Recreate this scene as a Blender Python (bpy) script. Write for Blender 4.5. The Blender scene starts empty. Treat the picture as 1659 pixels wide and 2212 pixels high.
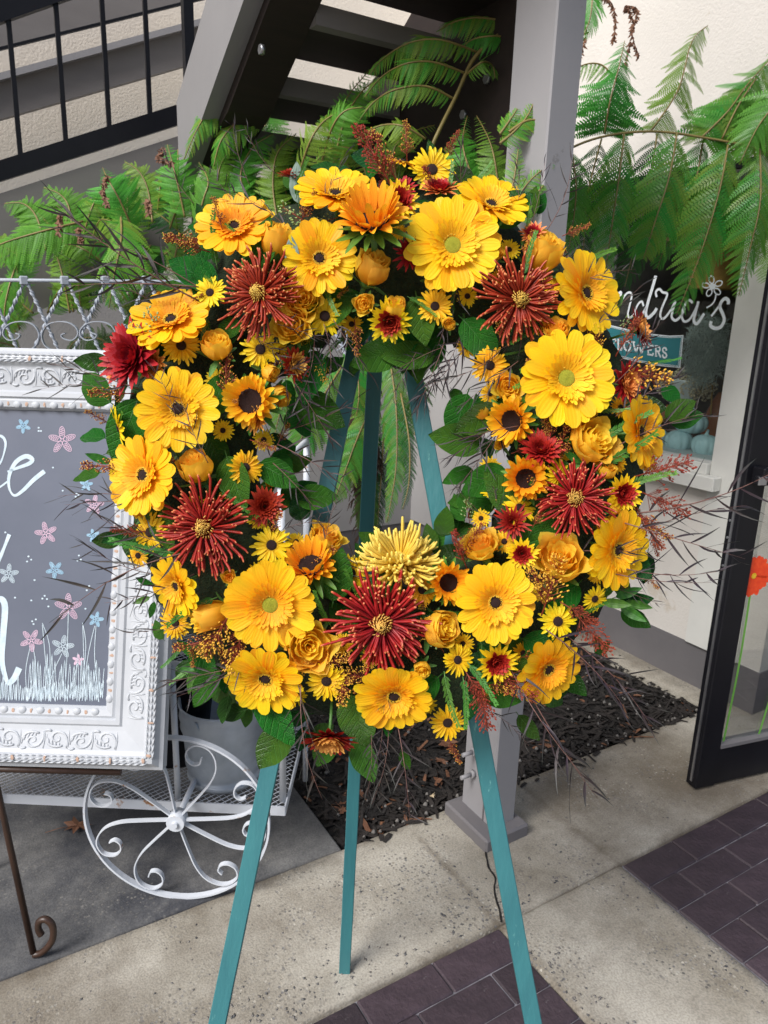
import bpy, math, random
from mathutils import Vector, Matrix
random.seed(7)
S = bpy.context.scene
COL = S.collection

# ------------------------------------------------------------------ camera
F_PX, CX, CY, CAM_H = 1590.0, 830.0, 1106.0, 1.5          # focal length and centre in units of a 1659 x 2212 picture
def _ray(u, v): return Vector((u - CX, v - CY, F_PX))
_down = _ray(640, 7000).normalized()
_a = _ray(3524, 759).normalized()
_X = (_a - _down * _a.dot(_down)).normalized()
_Z = -_down
_Y = _Z.cross(_X)
RM = Matrix((_X, _Y, _Z))                                 # camera axes -> world axes
CR, CU, CF = RM @ Vector((1, 0, 0)), RM @ Vector((0, -1, 0)), RM @ Vector((0, 0, 1))
cam_data = bpy.data.cameras.new('camera')
cam_data.sensor_fit = 'HORIZONTAL'; cam_data.sensor_width = 36.0
cam_data.lens = 36.0 * F_PX / 1659.0
cam_data.clip_start = 0.02; cam_data.clip_end = 500
cam = bpy.data.objects.new('camera', cam_data); COL.objects.link(cam)
cb = -CF
cam.matrix_world = Matrix(((CR.x, CU.x, cb.x, 0), (CR.y, CU.y, cb.y, 0), (CR.z, CU.z, cb.z, CAM_H), (0, 0, 0, 1)))
S.camera = cam
cam_data.dof.use_dof = True; cam_data.dof.focus_distance = 1.05; cam_data.dof.aperture_fstop = 20.0

# ------------------------------------------------------------------ world, sun, exposure
world = bpy.data.worlds.new('World'); S.world = world; world.use_nodes = True
wn = world.node_tree; wn.nodes.clear()
sky = wn.nodes.new('ShaderNodeTexSky'); sky.sky_type = 'NISHITA'; sky.sun_disc = False
SUN_EL, SUN_AZ = math.radians(44), math.radians(252)      # sun direction: azimuth measured from +Y clockwise
sky.sun_elevation = SUN_EL; sky.sun_rotation = SUN_AZ
sky.air_density = 1.0; sky.dust_density = 3.0; sky.ozone_density = 1.0
hs = wn.nodes.new('ShaderNodeHueSaturation'); hs.inputs['Saturation'].default_value = 1.1
bg = wn.nodes.new('ShaderNodeBackground'); bg.inputs['Strength'].default_value = 0.062
wo = wn.nodes.new('ShaderNodeOutputWorld')
wn.links.new(sky.outputs[0], hs.inputs['Color']); wn.links.new(hs.outputs[0], bg.inputs[0]); wn.links.new(bg.outputs[0], wo.inputs[0])
sun_data = bpy.data.lights.new('sun', 'SUN'); sun_data.energy = 2.1; sun_data.angle = math.radians(26); sun_data.color = (1.0, 0.99, 0.98)
sun = bpy.data.objects.new('sun', sun_data); COL.objects.link(sun)
sd = Vector((math.sin(SUN_AZ) * math.cos(SUN_EL), math.cos(SUN_AZ) * math.cos(SUN_EL), math.sin(SUN_EL)))
sun.rotation_euler = sd.to_track_quat('Z', 'Y').to_euler(); sun.location = (0, -5, 8)
S.view_settings.view_transform = 'Standard'; S.view_settings.look = 'None'
S.view_settings.gamma = 1; S.view_settings.use_curve_mapping = False
S.view_settings.exposure = 1.04
S.render.engine = 'CYCLES'

# ------------------------------------------------------------------ placing helpers (a sight line cut with a real plane)
CAMP = Vector((0, 0, CAM_H))
def P(u, v, zc): return RM @ (_ray(u, v) * (zc / F_PX)) + CAMP
def G(u, v, z=0.0):
    d = RM @ _ray(u, v); return CAMP + d * ((z - CAM_H) / d.z)
def PX(u, v, x):
    d = RM @ _ray(u, v); return CAMP + d * (x / d.x)
def PY(u, v, y):
    d = RM @ _ray(u, v); return CAMP + d * (y / d.y)
def PP(u, v, pt, n):
    d = RM @ _ray(u, v); return CAMP + d * ((pt - CAMP).dot(n) / d.dot(n))

# ------------------------------------------------------------------ mesh builder
class MB:
    def __init__(s): s.v = []; s.f = []; s.m = []; s.a = []; s.b = []; s.sm = []
    def vert(s, p, a=0.0, c=0.0): s.v.append((p[0], p[1], p[2])); s.a.append(a); s.b.append(c); return len(s.v) - 1
    def face(s, idx, m=0, smooth=False): s.f.append(tuple(idx)); s.m.append(m); s.sm.append(smooth)
    def quad(s, a, b, c, d, m=0): i = [s.vert(p) for p in (a, b, c, d)]; s.face(i, m)
    def grid(s, rows, m=0, att=None, smooth=True, closed=False):
        n = len(rows[0]); base = len(s.v)
        for i, r in enumerate(rows):
            for j, p in enumerate(r): s.vert(p, att[i] if att else 0.0, j / max(1, n - 1))
        for i in range(len(rows) - 1):
            for j in range(n if closed else n - 1):
                k = (j + 1) % n
                s.face((base + i * n + j, base + i * n + k, base + (i + 1) * n + k, base + (i + 1) * n + j), m, smooth)
    def box(s, lo, hi, m=0, M=None, bev=0.0):
        x0, y0, z0 = lo; x1, y1, z1 = hi
        if bev > 0:
            b = bev
            rings = []
            for (z, i) in ((z0, 0), (z1 - b, 0), (z1, b)):
                rings.append([(x0 + i, y0 + b, z), (x0 + b, y0 + i, z), (x1 - b, y0 + i, z), (x1 - i, y0 + b, z), (x1 - i, y1 - b, z), (x1 - b, y1 - i, z), (x0 + b, y1 - i, z), (x0 + i, y1 - b, z)])
            base = len(s.v)
            for r in rings:
                for p in r: s.vert(M @ Vector(p) if M else p)
            for k in range(2):
                for j in range(8):
                    s.face((base + k * 8 + j, base + k * 8 + (j + 1) % 8, base + (k + 1) * 8 + (j + 1) % 8, base + (k + 1) * 8 + j), m)
            s.face([base + 16 + j for j in range(8)], m); s.face([base + 7 - j for j in range(8)], m)
            return
        c = [(x0, y0, z0), (x1, y0, z0), (x1, y1, z0), (x0, y1, z0), (x0, y0, z1), (x1, y0, z1), (x1, y1, z1), (x0, y1, z1)]
        i = [s.vert(M @ Vector(p) if M else p) for p in c]
        for q in ((0, 3, 2, 1), (4, 5, 6, 7), (0, 1, 5, 4), (1, 2, 6, 5), (2, 3, 7, 6), (3, 0, 4, 7)): s.face([i[k] for k in q], m)
    def prism(s, poly, d, m=0, m_side=None):
        """poly: list of points, extruded by vector d"""
        n = len(poly); a = [s.vert(p) for p in poly]; b = [s.vert(Vector(p) + d) for p in poly]
        s.face(a, m); s.face(b[::-1], m)
        for i in range(n): s.face((a[i], b[i], b[(i + 1) % n], a[(i + 1) % n]), m if m_side is None else m_side)
    def tube(s, pts, r, n=6, m=0, att=None, cap=True):
        pts = [Vector(p) for p in pts]
        if not isinstance(r, (list, tuple)): r = [r] * len(pts)
        t0 = (pts[1] - pts[0]).normalized()
        up = Vector((0, 0, 1)) if abs(t0.z) < 0.9 else Vector((1, 0, 0))
        x = t0.cross(up).normalized(); rows = []
        for i, p in enumerate(pts):
            t = (pts[min(i + 1, len(pts) - 1)] - pts[max(i - 1, 0)])
            if t.length < 1e-9: t = t0
            t.normalize()
            x = (x - t * x.dot(t)); x = x.normalized() if x.length > 1e-6 else t.orthogonal().normalized()
            y = t.cross(x)
            rows.append([p + (x * math.cos(2 * math.pi * k / n) + y * math.sin(2 * math.pi * k / n)) * r[i] for k in range(n)])
        base = len(s.v)
        s.grid(rows, m, att, True, True)
        if cap:
            s.face([base + k for k in range(n)][::-1], m); e = base + (len(pts) - 1) * n; s.face([e + k for k in range(n)], m)
    def strap(s, pts, axis, w, t, m=0):
        """flat bar: w along axis, t across"""
        pts = [Vector(p) for p in pts]; axis = Vector(axis).normalized(); rows = []
        for i, p in enumerate(pts):
            d = (pts[min(i + 1, len(pts) - 1)] - pts[max(i - 1, 0)]).normalized()
            n = d.cross(axis).normalized()
            rows.append([p + axis * w / 2 + n * t / 2, p - axis * w / 2 + n * t / 2, p - axis * w / 2 - n * t / 2, p + axis * w / 2 - n * t / 2])
        b = len(s.v); s.grid(rows, m, None, False, True)
        s.face((b, b + 1, b + 2, b + 3), m); e = b + (len(pts) - 1) * 4; s.face((e + 3, e + 2, e + 1, e), m)
    def ribbon(s, pts, normal, w, m=0):
        pts = [Vector(p) for p in pts]; rows = []
        for i, p in enumerate(pts):
            d = (pts[min(i + 1, len(pts) - 1)] - pts[max(i - 1, 0)]).normalized()
            ww = w[i] if isinstance(w, (list, tuple)) else w
            n = d.cross(normal).normalized() * ww / 2; rows.append([p - n, p + n])
        s.grid(rows, m, None, False)
    def lathe(s, prof, n=24, m=0, M=None, rib=None):
        rows = []
        for (r, z) in prof:
            row = []
            for k in range(n):
                a = 2 * math.pi * k / n; rr = r * (rib(a, z) if rib else 1)
                p = Vector((rr * math.cos(a), rr * math.sin(a), z)); row.append(M @ p if M else p)
            rows.append(row)
        s.grid(rows, m, None, True, True)
    def ball(s, c, r, m=0, a=0.0):
        c = Vector(c); base = len(s.v)
        for d in ((0, 0, 1), (1, 0, 0), (0, 1, 0), (-1, 0, 0), (0, -1, 0), (0, 0, -1)): s.vert(c + Vector(d) * r, a)
        for t in ((0, 1, 2), (0, 2, 3), (0, 3, 4), (0, 4, 1), (5, 2, 1), (5, 3, 2), (5, 4, 3), (5, 1, 4)): s.face([base + k for k in t], m, True)
    def mesh(s, name, mats):
        me = bpy.data.meshes.new(name); me.from_pydata(s.v, [], s.f)
        if not isinstance(mats, (list, tuple)): mats = [mats]
        for mt in mats: me.materials.append(mt)
        me.polygons.foreach_set('material_index', s.m); me.polygons.foreach_set('use_smooth', s.sm)
        at = me.attributes.new('tip', 'FLOAT', 'POINT'); at.data.foreach_set('value', s.a)
        at2 = me.attributes.new('side', 'FLOAT', 'POINT'); at2.data.foreach_set('value', s.b)
        me.update(); return me

def tag(o, label=None, cat=None, group=None, kind=None):
    if label: o['label'] = label
    if cat: o['category'] = cat
    if group: o['group'] = group
    if kind: o['kind'] = kind
    return o
def thing(name, loc, label, cat, group=None):
    o = bpy.data.objects.new(name, None); COL.objects.link(o); o.location = loc; o.empty_display_size = 0.05
    return tag(o, label, cat, group)
def put(name, me, parent=None, M=None, kind=None, label=None):
    """link a mesh; M is its matrix in the parent's frame. World-built meshes under a thing get M=None (shifted back)"""
    if isinstance(me, tuple): me = me[0].mesh(name, me[1])
    o = bpy.data.objects.new(name, me); COL.objects.link(o)
    if parent is not None:
        o.parent = parent
        if M is None: M = Matrix.Translation(-Vector(parent['_w'] if '_w' in parent else parent.location))
    if M is not None: o.matrix_local = M
    if kind: o['kind'] = kind
    if label: o['label'] = label
    return o
def sub(name, me, part, M=None, kind=None):
    """sub-part whose mesh shares its part's frame"""
    if isinstance(me, tuple): me = me[0].mesh(name, me[1])
    o = bpy.data.objects.new(name, me); COL.objects.link(o); o.parent = part
    if M is not None: o.matrix_local = M
    if kind: o['kind'] = kind
    return o

def catmull(pts, n=6):
    pts = [Vector(p) for p in pts]; q = [pts[0]] + pts + [pts[-1]]; out = []
    for i in range(1, len(q) - 2):
        for k in range(n):
            t = k / n; a, b, c, d = q[i - 1], q[i], q[i + 1], q[i + 2]
            out.append(0.5 * ((2 * b) + (c - a) * t + (2 * a - 5 * b + 4 * c - d) * t * t + (3 * b - a - 3 * c + d) * t ** 3))
    out.append(pts[-1]); return out

# ------------------------------------------------------------------ materials
def nodes(name):
    m = bpy.data.materials.new(name); m.use_nodes = True; nt = m.node_tree; nt.nodes.clear()
    out = nt.nodes.new('ShaderNodeOutputMaterial'); return m, nt, out
def N(nt, t, **kw):
    n = nt.nodes.new(t)
    for k, v in kw.items():
        if k in n.inputs: n.inputs[k].default_value = v
        else: setattr(n, k, v)
    return n
def ramp(nt, stops):
    r = nt.nodes.new('ShaderNodeValToRGB'); e = r.color_ramp.elements
    while len(e) < len(stops): e.new(0.5)
    for i, (p, c) in enumerate(stops): e[i].position = p; e[i].color = (*c, 1) if len(c) == 3 else c
    return r
def coords(nt, scale=(1, 1, 1), space='Object'):
    tc = nt.nodes.new('ShaderNodeTexCoord'); mp = nt.nodes.new('ShaderNodeMapping'); mp.inputs['Scale'].default_value = scale
    nt.links.new(tc.outputs[space], mp.inputs[0]); return mp.outputs[0]
def surf(name, c1, c2, scale=8, rough=0.7, bump=0.2, bscale=None, metal=0.0, spec=0.5, stretch=(1, 1, 1), c3=None, w3=0.0, s3=3.0, bdist=0.002, lo=0.3, hi=0.7, each=0.0):
    """two-tone noise paint/stone with fine relief; c3 = stains of their own shape"""
    m, nt, out = nodes(name); L = nt.links.new
    p = N(nt, 'ShaderNodeBsdfPrincipled', Roughness=rough, Metallic=metal); p.inputs['Specular IOR Level'].default_value = spec
    co = coords(nt, stretch)
    n1 = N(nt, 'ShaderNodeTexNoise', Scale=scale, Detail=8.0, Roughness=0.6); L(co, n1.inputs['Vector'])
    r = ramp(nt, [(lo, c1), (hi, c2)]); L(n1.outputs['Fac'], r.inputs[0]); col = r.outputs[0]
    if c3:
        n3 = N(nt, 'ShaderNodeTexNoise', Scale=s3, Detail=9.0, Roughness=0.7); L(co, n3.inputs['Vector'])
        r3 = ramp(nt, [(0.62 - w3, (0, 0, 0)), (0.66 - w3, (1, 1, 1))]); L(n3.outputs['Fac'], r3.inputs[0])
        mx = nt.nodes.new('ShaderNodeMixRGB'); L(r3.outputs[0], mx.inputs[0]); L(col, mx.inputs[1]); mx.inputs[2].default_value = (*c3, 1); col = mx.outputs[0]
    if each:
        oi = nt.nodes.new('ShaderNodeObjectInfo'); hv = nt.nodes.new('ShaderNodeHueSaturation'); mr = N(nt, 'ShaderNodeMapRange'); mr.inputs[3].default_value = 1 - each; mr.inputs[4].default_value = 1 + each
        L(oi.outputs['Random'], mr.inputs[0]); L(mr.outputs[0], hv.inputs['Value']); L(col, hv.inputs['Color']); col = hv.outputs[0]
    L(col, p.inputs['Base Color'])
    n2 = N(nt, 'ShaderNodeTexNoise', Scale=bscale or scale * 12, Detail=6.0); L(co, n2.inputs['Vector'])
    b = N(nt, 'ShaderNodeBump', Strength=bump, Distance=bdist); L(n2.outputs['Fac'], b.inputs['Height']); L(b.outputs[0], p.inputs['Normal'])
    L(p.outputs[0], out.inputs[0]); return m
def concrete(name, c1, c2, stain, pit=0.5, rough=0.85, lo=0.36, hi=0.62, joints=()):
    m, nt, out = nodes(name); L = nt.links.new
    p = N(nt, 'ShaderNodeBsdfPrincipled', Roughness=rough); co = coords(nt)
    n1 = N(nt, 'ShaderNodeTexNoise', Scale=1.9, Detail=12.0, Roughness=0.68); L(co, n1.inputs['Vector'])
    r1 = ramp(nt, [(lo, c1), (hi, c2)]); L(n1.outputs['Fac'], r1.inputs[0])
    n2 = N(nt, 'ShaderNodeTexNoise', Scale=1.1, Detail=12.0, Roughness=0.72); L(co, n2.inputs['Vector'])
    r2 = ramp(nt, [(0.44, (0, 0, 0)), (0.62, (0.85, 0.85, 0.85))]); L(n2.outputs['Fac'], r2.inputs[0])
    mx = nt.nodes.new('ShaderNodeMixRGB'); L(r2.outputs[0], mx.inputs[0]); L(r1.outputs[0], mx.inputs[1]); mx.inputs[2].default_value = (*stain, 1)
    for (axis, val, wid) in joints:                          # grime gathered along the joints
        sp_ = nt.nodes.new('ShaderNodeSeparateXYZ'); L(co, sp_.inputs[0])
        d0_ = N(nt, 'ShaderNodeMath', operation='SUBTRACT'); L(sp_.outputs[axis], d0_.inputs[0]); d0_.inputs[1].default_value = val
        d1_ = N(nt, 'ShaderNodeMath', operation='ABSOLUTE'); L(d0_.outputs[0], d1_.inputs[0])
        nn = N(nt, 'ShaderNodeTexNoise', Scale=5.0, Detail=10.0, Roughness=0.7); L(co, nn.inputs['Vector'])
        d2_ = N(nt, 'ShaderNodeMath', operation='MULTIPLY_ADD'); L(nn.outputs['Fac'], d2_.inputs[0]); d2_.inputs[1].default_value = wid * 4.0; d2_.inputs[2].default_value = -wid * 1.55
        d3_ = N(nt, 'ShaderNodeMath', operation='SUBTRACT'); L(d2_.outputs[0], d3_.inputs[0]); L(d1_.outputs[0], d3_.inputs[1])
        mr_ = N(nt, 'ShaderNodeMapRange'); mr_.inputs[1].default_value = 0.0; mr_.inputs[2].default_value = wid * 0.9; mr_.inputs[4].default_value = 0.8; L(d3_.outputs[0], mr_.inputs[0])
        mj = nt.nodes.new('ShaderNodeMixRGB'); L(mr_.outputs[0], mj.inputs[0]); L(mx.outputs[0], mj.inputs[1]); mj.inputs[2].default_value = (*stain, 1); mx = mj
    # exposed aggregate: little pebbles of several greys and tans
    vo = N(nt, 'ShaderNodeTexVoronoi', Scale=120.0); L(co, vo.inputs['Vector'])
    rv = ramp(nt, [(0.0, (0.05, 0.05, 0.055)), (0.35, (0.28, 0.25, 0.2)), (0.7, (0.12, 0.12, 0.13)), (1.0, (0.5, 0.47, 0.4))])
    sx = nt.nodes.new('ShaderNodeSeparateColor'); L(vo.outputs['Color'], sx.inputs[0]); L(sx.outputs[0], rv.inputs[0])
    pk = N(nt, 'ShaderNodeTexNoise', Scale=3.3, Detail=6.0, Roughness=0.6); L(co, pk.inputs['Vector'])
    rp = ramp(nt, [(0.47, (0.06, 0.06, 0.06)), (0.62, (1, 1, 1))]); L(pk.outputs['Fac'], rp.inputs[0])
    rd = ramp(nt, [(0.34, (1, 1, 1)), (0.50, (0, 0, 0))]); L(vo.outputs['Distance'], rd.inputs[0])
    th = N(nt, 'ShaderNodeMath', operation='MULTIPLY'); L(rp.outputs[0], th.inputs[0]); L(rd.outputs[0], th.inputs[1])
    sc = N(nt, 'ShaderNodeMath', operation='GREATER_THAN'); L(sx.outputs[1], sc.inputs[0]); sc.inputs[1].default_value = 0.45
    th2 = N(nt, 'ShaderNodeMath', operation='MULTIPLY'); L(th.outputs[0], th2.inputs[0]); L(sc.outputs[0], th2.inputs[1])
    th3 = N(nt, 'ShaderNodeMath', operation='MULTIPLY'); L(th2.outputs[0], th3.inputs[0]); th3.inputs[1].default_value = pit
    mx2 = nt.nodes.new('ShaderNodeMixRGB'); L(th3.outputs[0], mx2.inputs[0]); L(mx.outputs[0], mx2.inputs[1]); L(rv.outputs[0], mx2.inputs[2])
    # fine sand grain
    g = N(nt, 'ShaderNodeTexNoise', Scale=210.0, Detail=3.0); L(co, g.inputs['Vector'])
    rg = ramp(nt, [(0.35, (0.55, 0.55, 0.55)), (0.6, (1.1, 1.1, 1.1))]); L(g.outputs['Fac'], rg.inputs[0])
    mg = nt.nodes.new('ShaderNodeMixRGB'); mg.blend_type = 'MULTIPLY'; mg.inputs[0].default_value = 0.5; L(mx2.outputs[0], mg.inputs[1]); L(rg.outputs[0], mg.inputs[2])
    L(mg.outputs[0], p.inputs['Base Color'])
    ad = N(nt, 'ShaderNodeMath', operation='MULTIPLY_ADD'); L(th2.outputs[0], ad.inputs[0]); ad.inputs[1].default_value = -0.8 * pit; L(g.outputs['Fac'], ad.inputs[2])
    b = N(nt, 'ShaderNodeBump', Strength=0.6, Distance=0.0022); L(ad.outputs[0], b.inputs['Height']); L(b.outputs[0], p.inputs['Normal'])
    L(p.outputs[0], out.inputs[0]); return m
def petalm(name, stops, trans=0.3, rough=0.55, streak=0.25, vary=0.06, veins=False):
    """petal or leaf: colour runs along the attribute 'tip', light passes through"""
    m, nt, out = nodes(name); L = nt.links.new
    at = N(nt, 'ShaderNodeAttribute', attribute_name='tip'); r = ramp(nt, stops); L(at.outputs['Fac'], r.inputs[0])
    co = coords(nt); n = N(nt, 'ShaderNodeTexNoise', Scale=60.0, Detail=4.0); L(co, n.inputs['Vector'])
    oi = nt.nodes.new('ShaderNodeObjectInfo')
    hsv = nt.nodes.new('ShaderNodeHueSaturation')
    mr = N(nt, 'ShaderNodeMapRange'); mr.inputs[3].default_value = 1 - streak; mr.inputs[4].default_value = 1 + streak; L(n.outputs['Fac'], mr.inputs[0]); L(mr.outputs[0], hsv.inputs['Value'])
    mh = N(nt, 'ShaderNodeMapRange'); mh.inputs[3].default_value = 0.5 - vary * 0.35; mh.inputs[4].default_value = 0.5 + vary * 0.35; L(oi.outputs['Random'], mh.inputs[0]); L(mh.outputs[0], hsv.inputs['Hue'])
    L(r.outputs[0], hsv.inputs['Color'])
    p = N(nt, 'ShaderNodeBsdfPrincipled', Roughness=rough); p.inputs['Specular IOR Level'].default_value = 0.35; L(hsv.outputs[0], p.inputs['Base Color'])
    tr = nt.nodes.new('ShaderNodeBsdfTranslucent'); L(hsv.outputs[0], tr.inputs[0])
    mx = nt.nodes.new('ShaderNodeMixShader'); mx.inputs[0].default_value = trans; L(p.outputs[0], mx.inputs[1]); L(tr.outputs[0], mx.inputs[2])
    b = N(nt, 'ShaderNodeBump', Strength=0.25, Distance=0.0015)
    if veins:
        tc = nt.nodes.new('ShaderNodeTexCoord'); sp_ = nt.nodes.new('ShaderNodeSeparateXYZ'); L(tc.outputs['Object'], sp_.inputs[0])
        ab = N(nt, 'ShaderNodeMath', operation='ABSOLUTE'); L(sp_.outputs[1], ab.inputs[0])
        ma = N(nt, 'ShaderNodeMath', operation='MULTIPLY_ADD'); L(ab.outputs[0], ma.inputs[0]); ma.inputs[1].default_value = -1.1; L(sp_.outputs[0], ma.inputs[2])
        mu = N(nt, 'ShaderNodeMath', operation='MULTIPLY'); L(ma.outputs[0], mu.inputs[0]); mu.inputs[1].default_value = 44.0
        si_ = N(nt, 'ShaderNodeMath', operation='SINE'); L(mu.outputs[0], si_.inputs[0])
        pw = N(nt, 'ShaderNodeMapRange'); pw.inputs[1].default_value = 0.80; pw.inputs[2].default_value = 1.0; L(si_.outputs[0], pw.inputs[0])
        vm = nt.nodes.new('ShaderNodeMixRGB'); vf = N(nt, 'ShaderNodeMath', operation='MULTIPLY'); L(pw.outputs[0], vf.inputs[0]); vf.inputs[1].default_value = 0.45; L(vf.outputs[0], vm.inputs[0]); L(hsv.outputs[0], vm.inputs[1]); vm.inputs[2].default_value = (0.09, 0.26, 0.06, 1)
        L(vm.outputs[0], p.inputs['Base Color'])
        sub_ = N(nt, 'ShaderNodeMath', operation='MULTIPLY_ADD'); L(pw.outputs[0], sub_.inputs[0]); sub_.inputs[1].default_value = -1.6; L(n.outputs['Fac'], sub_.inputs[2]); b.inputs['Strength'].default_value = 0.6; b.inputs['Distance'].default_value = 0.02
        L(sub_.outputs[0], b.inputs['Height'])
    else:
        a2 = N(nt, 'ShaderNodeAttribute', attribute_name='side'); mu = N(nt, 'ShaderNodeMath', operation='MULTIPLY'); L(a2.outputs['Fac'], mu.inputs[0]); mu.inputs[1].default_value = 27.0
        si_ = N(nt, 'ShaderNodeMath', operation='SINE'); L(mu.outputs[0], si_.inputs[0]); ad_ = N(nt, 'ShaderNodeMath', operation='MULTIPLY_ADD'); L(si_.outputs[0], ad_.inputs[0]); ad_.inputs[1].default_value = 0.35; L(n.outputs['Fac'], ad_.inputs[2])
        b.inputs['Strength'].default_value = 0.28; b.inputs['Distance'].default_value = 0.0010; L(ad_.outputs[0], b.inputs['Height'])
    L(b.outputs[0], p.inputs['Normal'])
    L(mx.outputs[0], out.inputs[0]); return m
def glassm(name, tint=(0.9, 0.95, 0.95), refl=0.08):
    m, nt, out = nodes(name); L = nt.links.new
    t = N(nt, 'ShaderNodeBsdfTransparent'); t.inputs[0].default_value = (*tint, 1)
    g = N(nt, 'ShaderNodeBsdfGlossy', Roughness=0.02); fr = N(nt, 'ShaderNodeFresnel', IOR=1.5)
    mx = nt.nodes.new('ShaderNodeMixShader'); rf_ = N(nt, 'ShaderNodeMath', operation='MULTIPLY'); rf_.inputs[1].default_value = 0.35; L(fr.outputs[0], rf_.inputs[0]); L(rf_.outputs[0], mx.inputs[0]); L(t.outputs[0], mx.inputs[1]); L(g.outputs[0], mx.inputs[2])
    L(mx.outputs[0], out.inputs[0]); return m

M_STUCCO = surf('cream stucco', (0.58, 0.555, 0.515), (0.67, 0.64, 0.60), 1.3, 0.9, 0.7, 110, bdist=0.003, c3=(0.55, 0.50, 0.43), s3=2.3, w3=0.0)
M_STUCCO2 = surf('pale stucco', (0.74, 0.68, 0.60), (0.82, 0.76, 0.68), 1.3, 0.9, 0.7, 110, bdist=0.003)
M_WALLSHADE = surf('shade grey stucco', (0.33, 0.32, 0.32), (0.38, 0.37, 0.365), 1.3, 0.9, 0.6, 110, bdist=0.003)  # grey stucco carrying the shade of ferns and stair in its colour
M_GREY = surf('warm grey timber paint', (0.165, 0.150, 0.145), (0.19, 0.175, 0.168), 3, 0.6, 0.12, 60, stretch=(1, 1, 6))
M_GREYL = surf('light grey post paint', (0.26, 0.255, 0.265), (0.30, 0.29, 0.30), 3, 0.55, 0.15, 60, c3=(0.21, 0.20, 0.20), s3=9, w3=-0.03)
M_STRING = surf('mid grey stringer paint', (0.21, 0.205, 0.21), (0.24, 0.235, 0.24), 3, 0.6, 0.12, 60)
M_BAND = surf('grey wall base paint', (0.12, 0.115, 0.12), (0.15, 0.14, 0.145), 4, 0.7, 0.2, 50)
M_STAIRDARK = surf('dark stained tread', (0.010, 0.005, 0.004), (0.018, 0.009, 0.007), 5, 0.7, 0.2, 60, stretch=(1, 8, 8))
M_BLACK = surf('black metal paint', (0.005, 0.005, 0.007), (0.009, 0.009, 0.012), 6, 0.42, 0.06, 80, spec=0.25)
M_CONC = concrete('weathered concrete', (0.24, 0.215, 0.17), (0.44, 0.41, 0.35), (0.13, 0.105, 0.075), 0.9, joints=((1, 1.585, 0.07), (1, 1.145, 0.045), (0, 1.09, 0.03), (0, 1.53, 0.04)))
M_PAD = concrete('dark worn concrete', (0.045, 0.047, 0.055), (0.21, 0.205, 0.195), (0.04, 0.042, 0.048), 0.25, 0.75, 0.42, 0.64)
M_BRICK = surf('purple brown paver', (0.026, 0.017, 0.022), (0.055, 0.037, 0.046), 16, 0.6, 0.9, 90, c3=(0.11, 0.095, 0.10), s3=50, w3=-0.025, bdist=0.003, each=0.35)
M_MORTAR = surf('pale sandy joint', (0.06, 0.055, 0.065), (0.30, 0.29, 0.32), 18, 0.9, 0.5, 90)
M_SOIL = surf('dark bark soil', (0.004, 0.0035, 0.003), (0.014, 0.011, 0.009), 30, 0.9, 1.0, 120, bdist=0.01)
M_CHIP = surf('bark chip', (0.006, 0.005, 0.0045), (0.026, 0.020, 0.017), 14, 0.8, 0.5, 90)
M_STONE = surf('small pale pebble', (0.10, 0.095, 0.09), (0.24, 0.22, 0.20), 20, 0.8, 0.3, 90)
M_DEAD = surf('dry brown leaf', (0.10, 0.04, 0.02), (0.22, 0.10, 0.05), 20, 0.7, 0.4, 90)
M_TEAL = surf('teal stained wood', (0.026, 0.13, 0.15), (0.038, 0.18, 0.195), 24, 0.5, 0.35, 150, stretch=(1, 1, 0.10), c3=(0.13, 0.32, 0.30), s3=60, w3=-0.015, bdist=0.002)
M_WHITE = surf('chipped white iron paint', (0.50, 0.53, 0.58), (0.60, 0.63, 0.68), 6, 0.5, 0.15, 70, c3=(0.30, 0.14, 0.05), s3=11, w3=0.015)
M_WHITESHADE = surf('weathered white iron with shade', (0.26, 0.29, 0.34), (0.40, 0.43, 0.48), 14, 0.6, 0.2, 70, c3=(0.16, 0.11, 0.07), s3=20, w3=-0.01)  # white paint greyed to put shade on the scroll back, plus brown stains
M_FRAME = surf('antique white frame paint', (0.41, 0.43, 0.46), (0.49, 0.51, 0.54), 8, 0.5, 0.12, 60)
M_RUB = surf('brown rubbed wood', (0.36, 0.22, 0.15), (0.55, 0.40, 0.32), 60, 0.7, 0.3, 90)
M_SLATE = surf('chalkboard slate', (0.095, 0.11, 0.15), (0.13, 0.145, 0.19), 3, 0.30, 0.05, 60, stretch=(1, 1, 1))
M_CHALKW = surf('pale blue chalk', (0.45, 0.55, 0.62), (0.62, 0.72, 0.78), 60, 0.9, 0.1)
M_CHALKP = surf('pink chalk', (0.62, 0.42, 0.55), (0.80, 0.58, 0.70), 90, 0.9, 0.1)
M_CHALKB = surf('blue chalk', (0.25, 0.45, 0.62), (0.42, 0.62, 0.76), 90, 0.9, 0.1)
M_ZINC = surf('galvanised steel', (0.30, 0.34, 0.39), (0.46, 0.51, 0.57), 9, 0.42, 0.08, 60, metal=0.35)
M_BROWNIRON = surf('brown wrought iron', (0.028, 0.014, 0.009), (0.055, 0.028, 0.018), 12, 0.4, 0.2, 60)
M_TRIM = surf('off white window trim', (0.58, 0.58, 0.55), (0.68, 0.68, 0.64), 3, 0.6, 0.2, 60)
M_GLASS = glassm('clear glass'); M_DGLASS = glassm('door glass', (0.90, 0.91, 0.90))
M_ROOM = surf('dim shop interior', (0.07, 0.055, 0.042), (0.24, 0.17, 0.11), 4, 0.8, 0.1, 30)
M_LETTER = surf('pale window lettering', (0.78, 0.84, 0.88), (0.82, 0.88, 0.92), 5, 0.6, 0.0, 30)
M_SIGN = surf('teal window sign', (0.02, 0.17, 0.20), (0.03, 0.21, 0.24), 5, 0.5, 0.0, 30)
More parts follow.
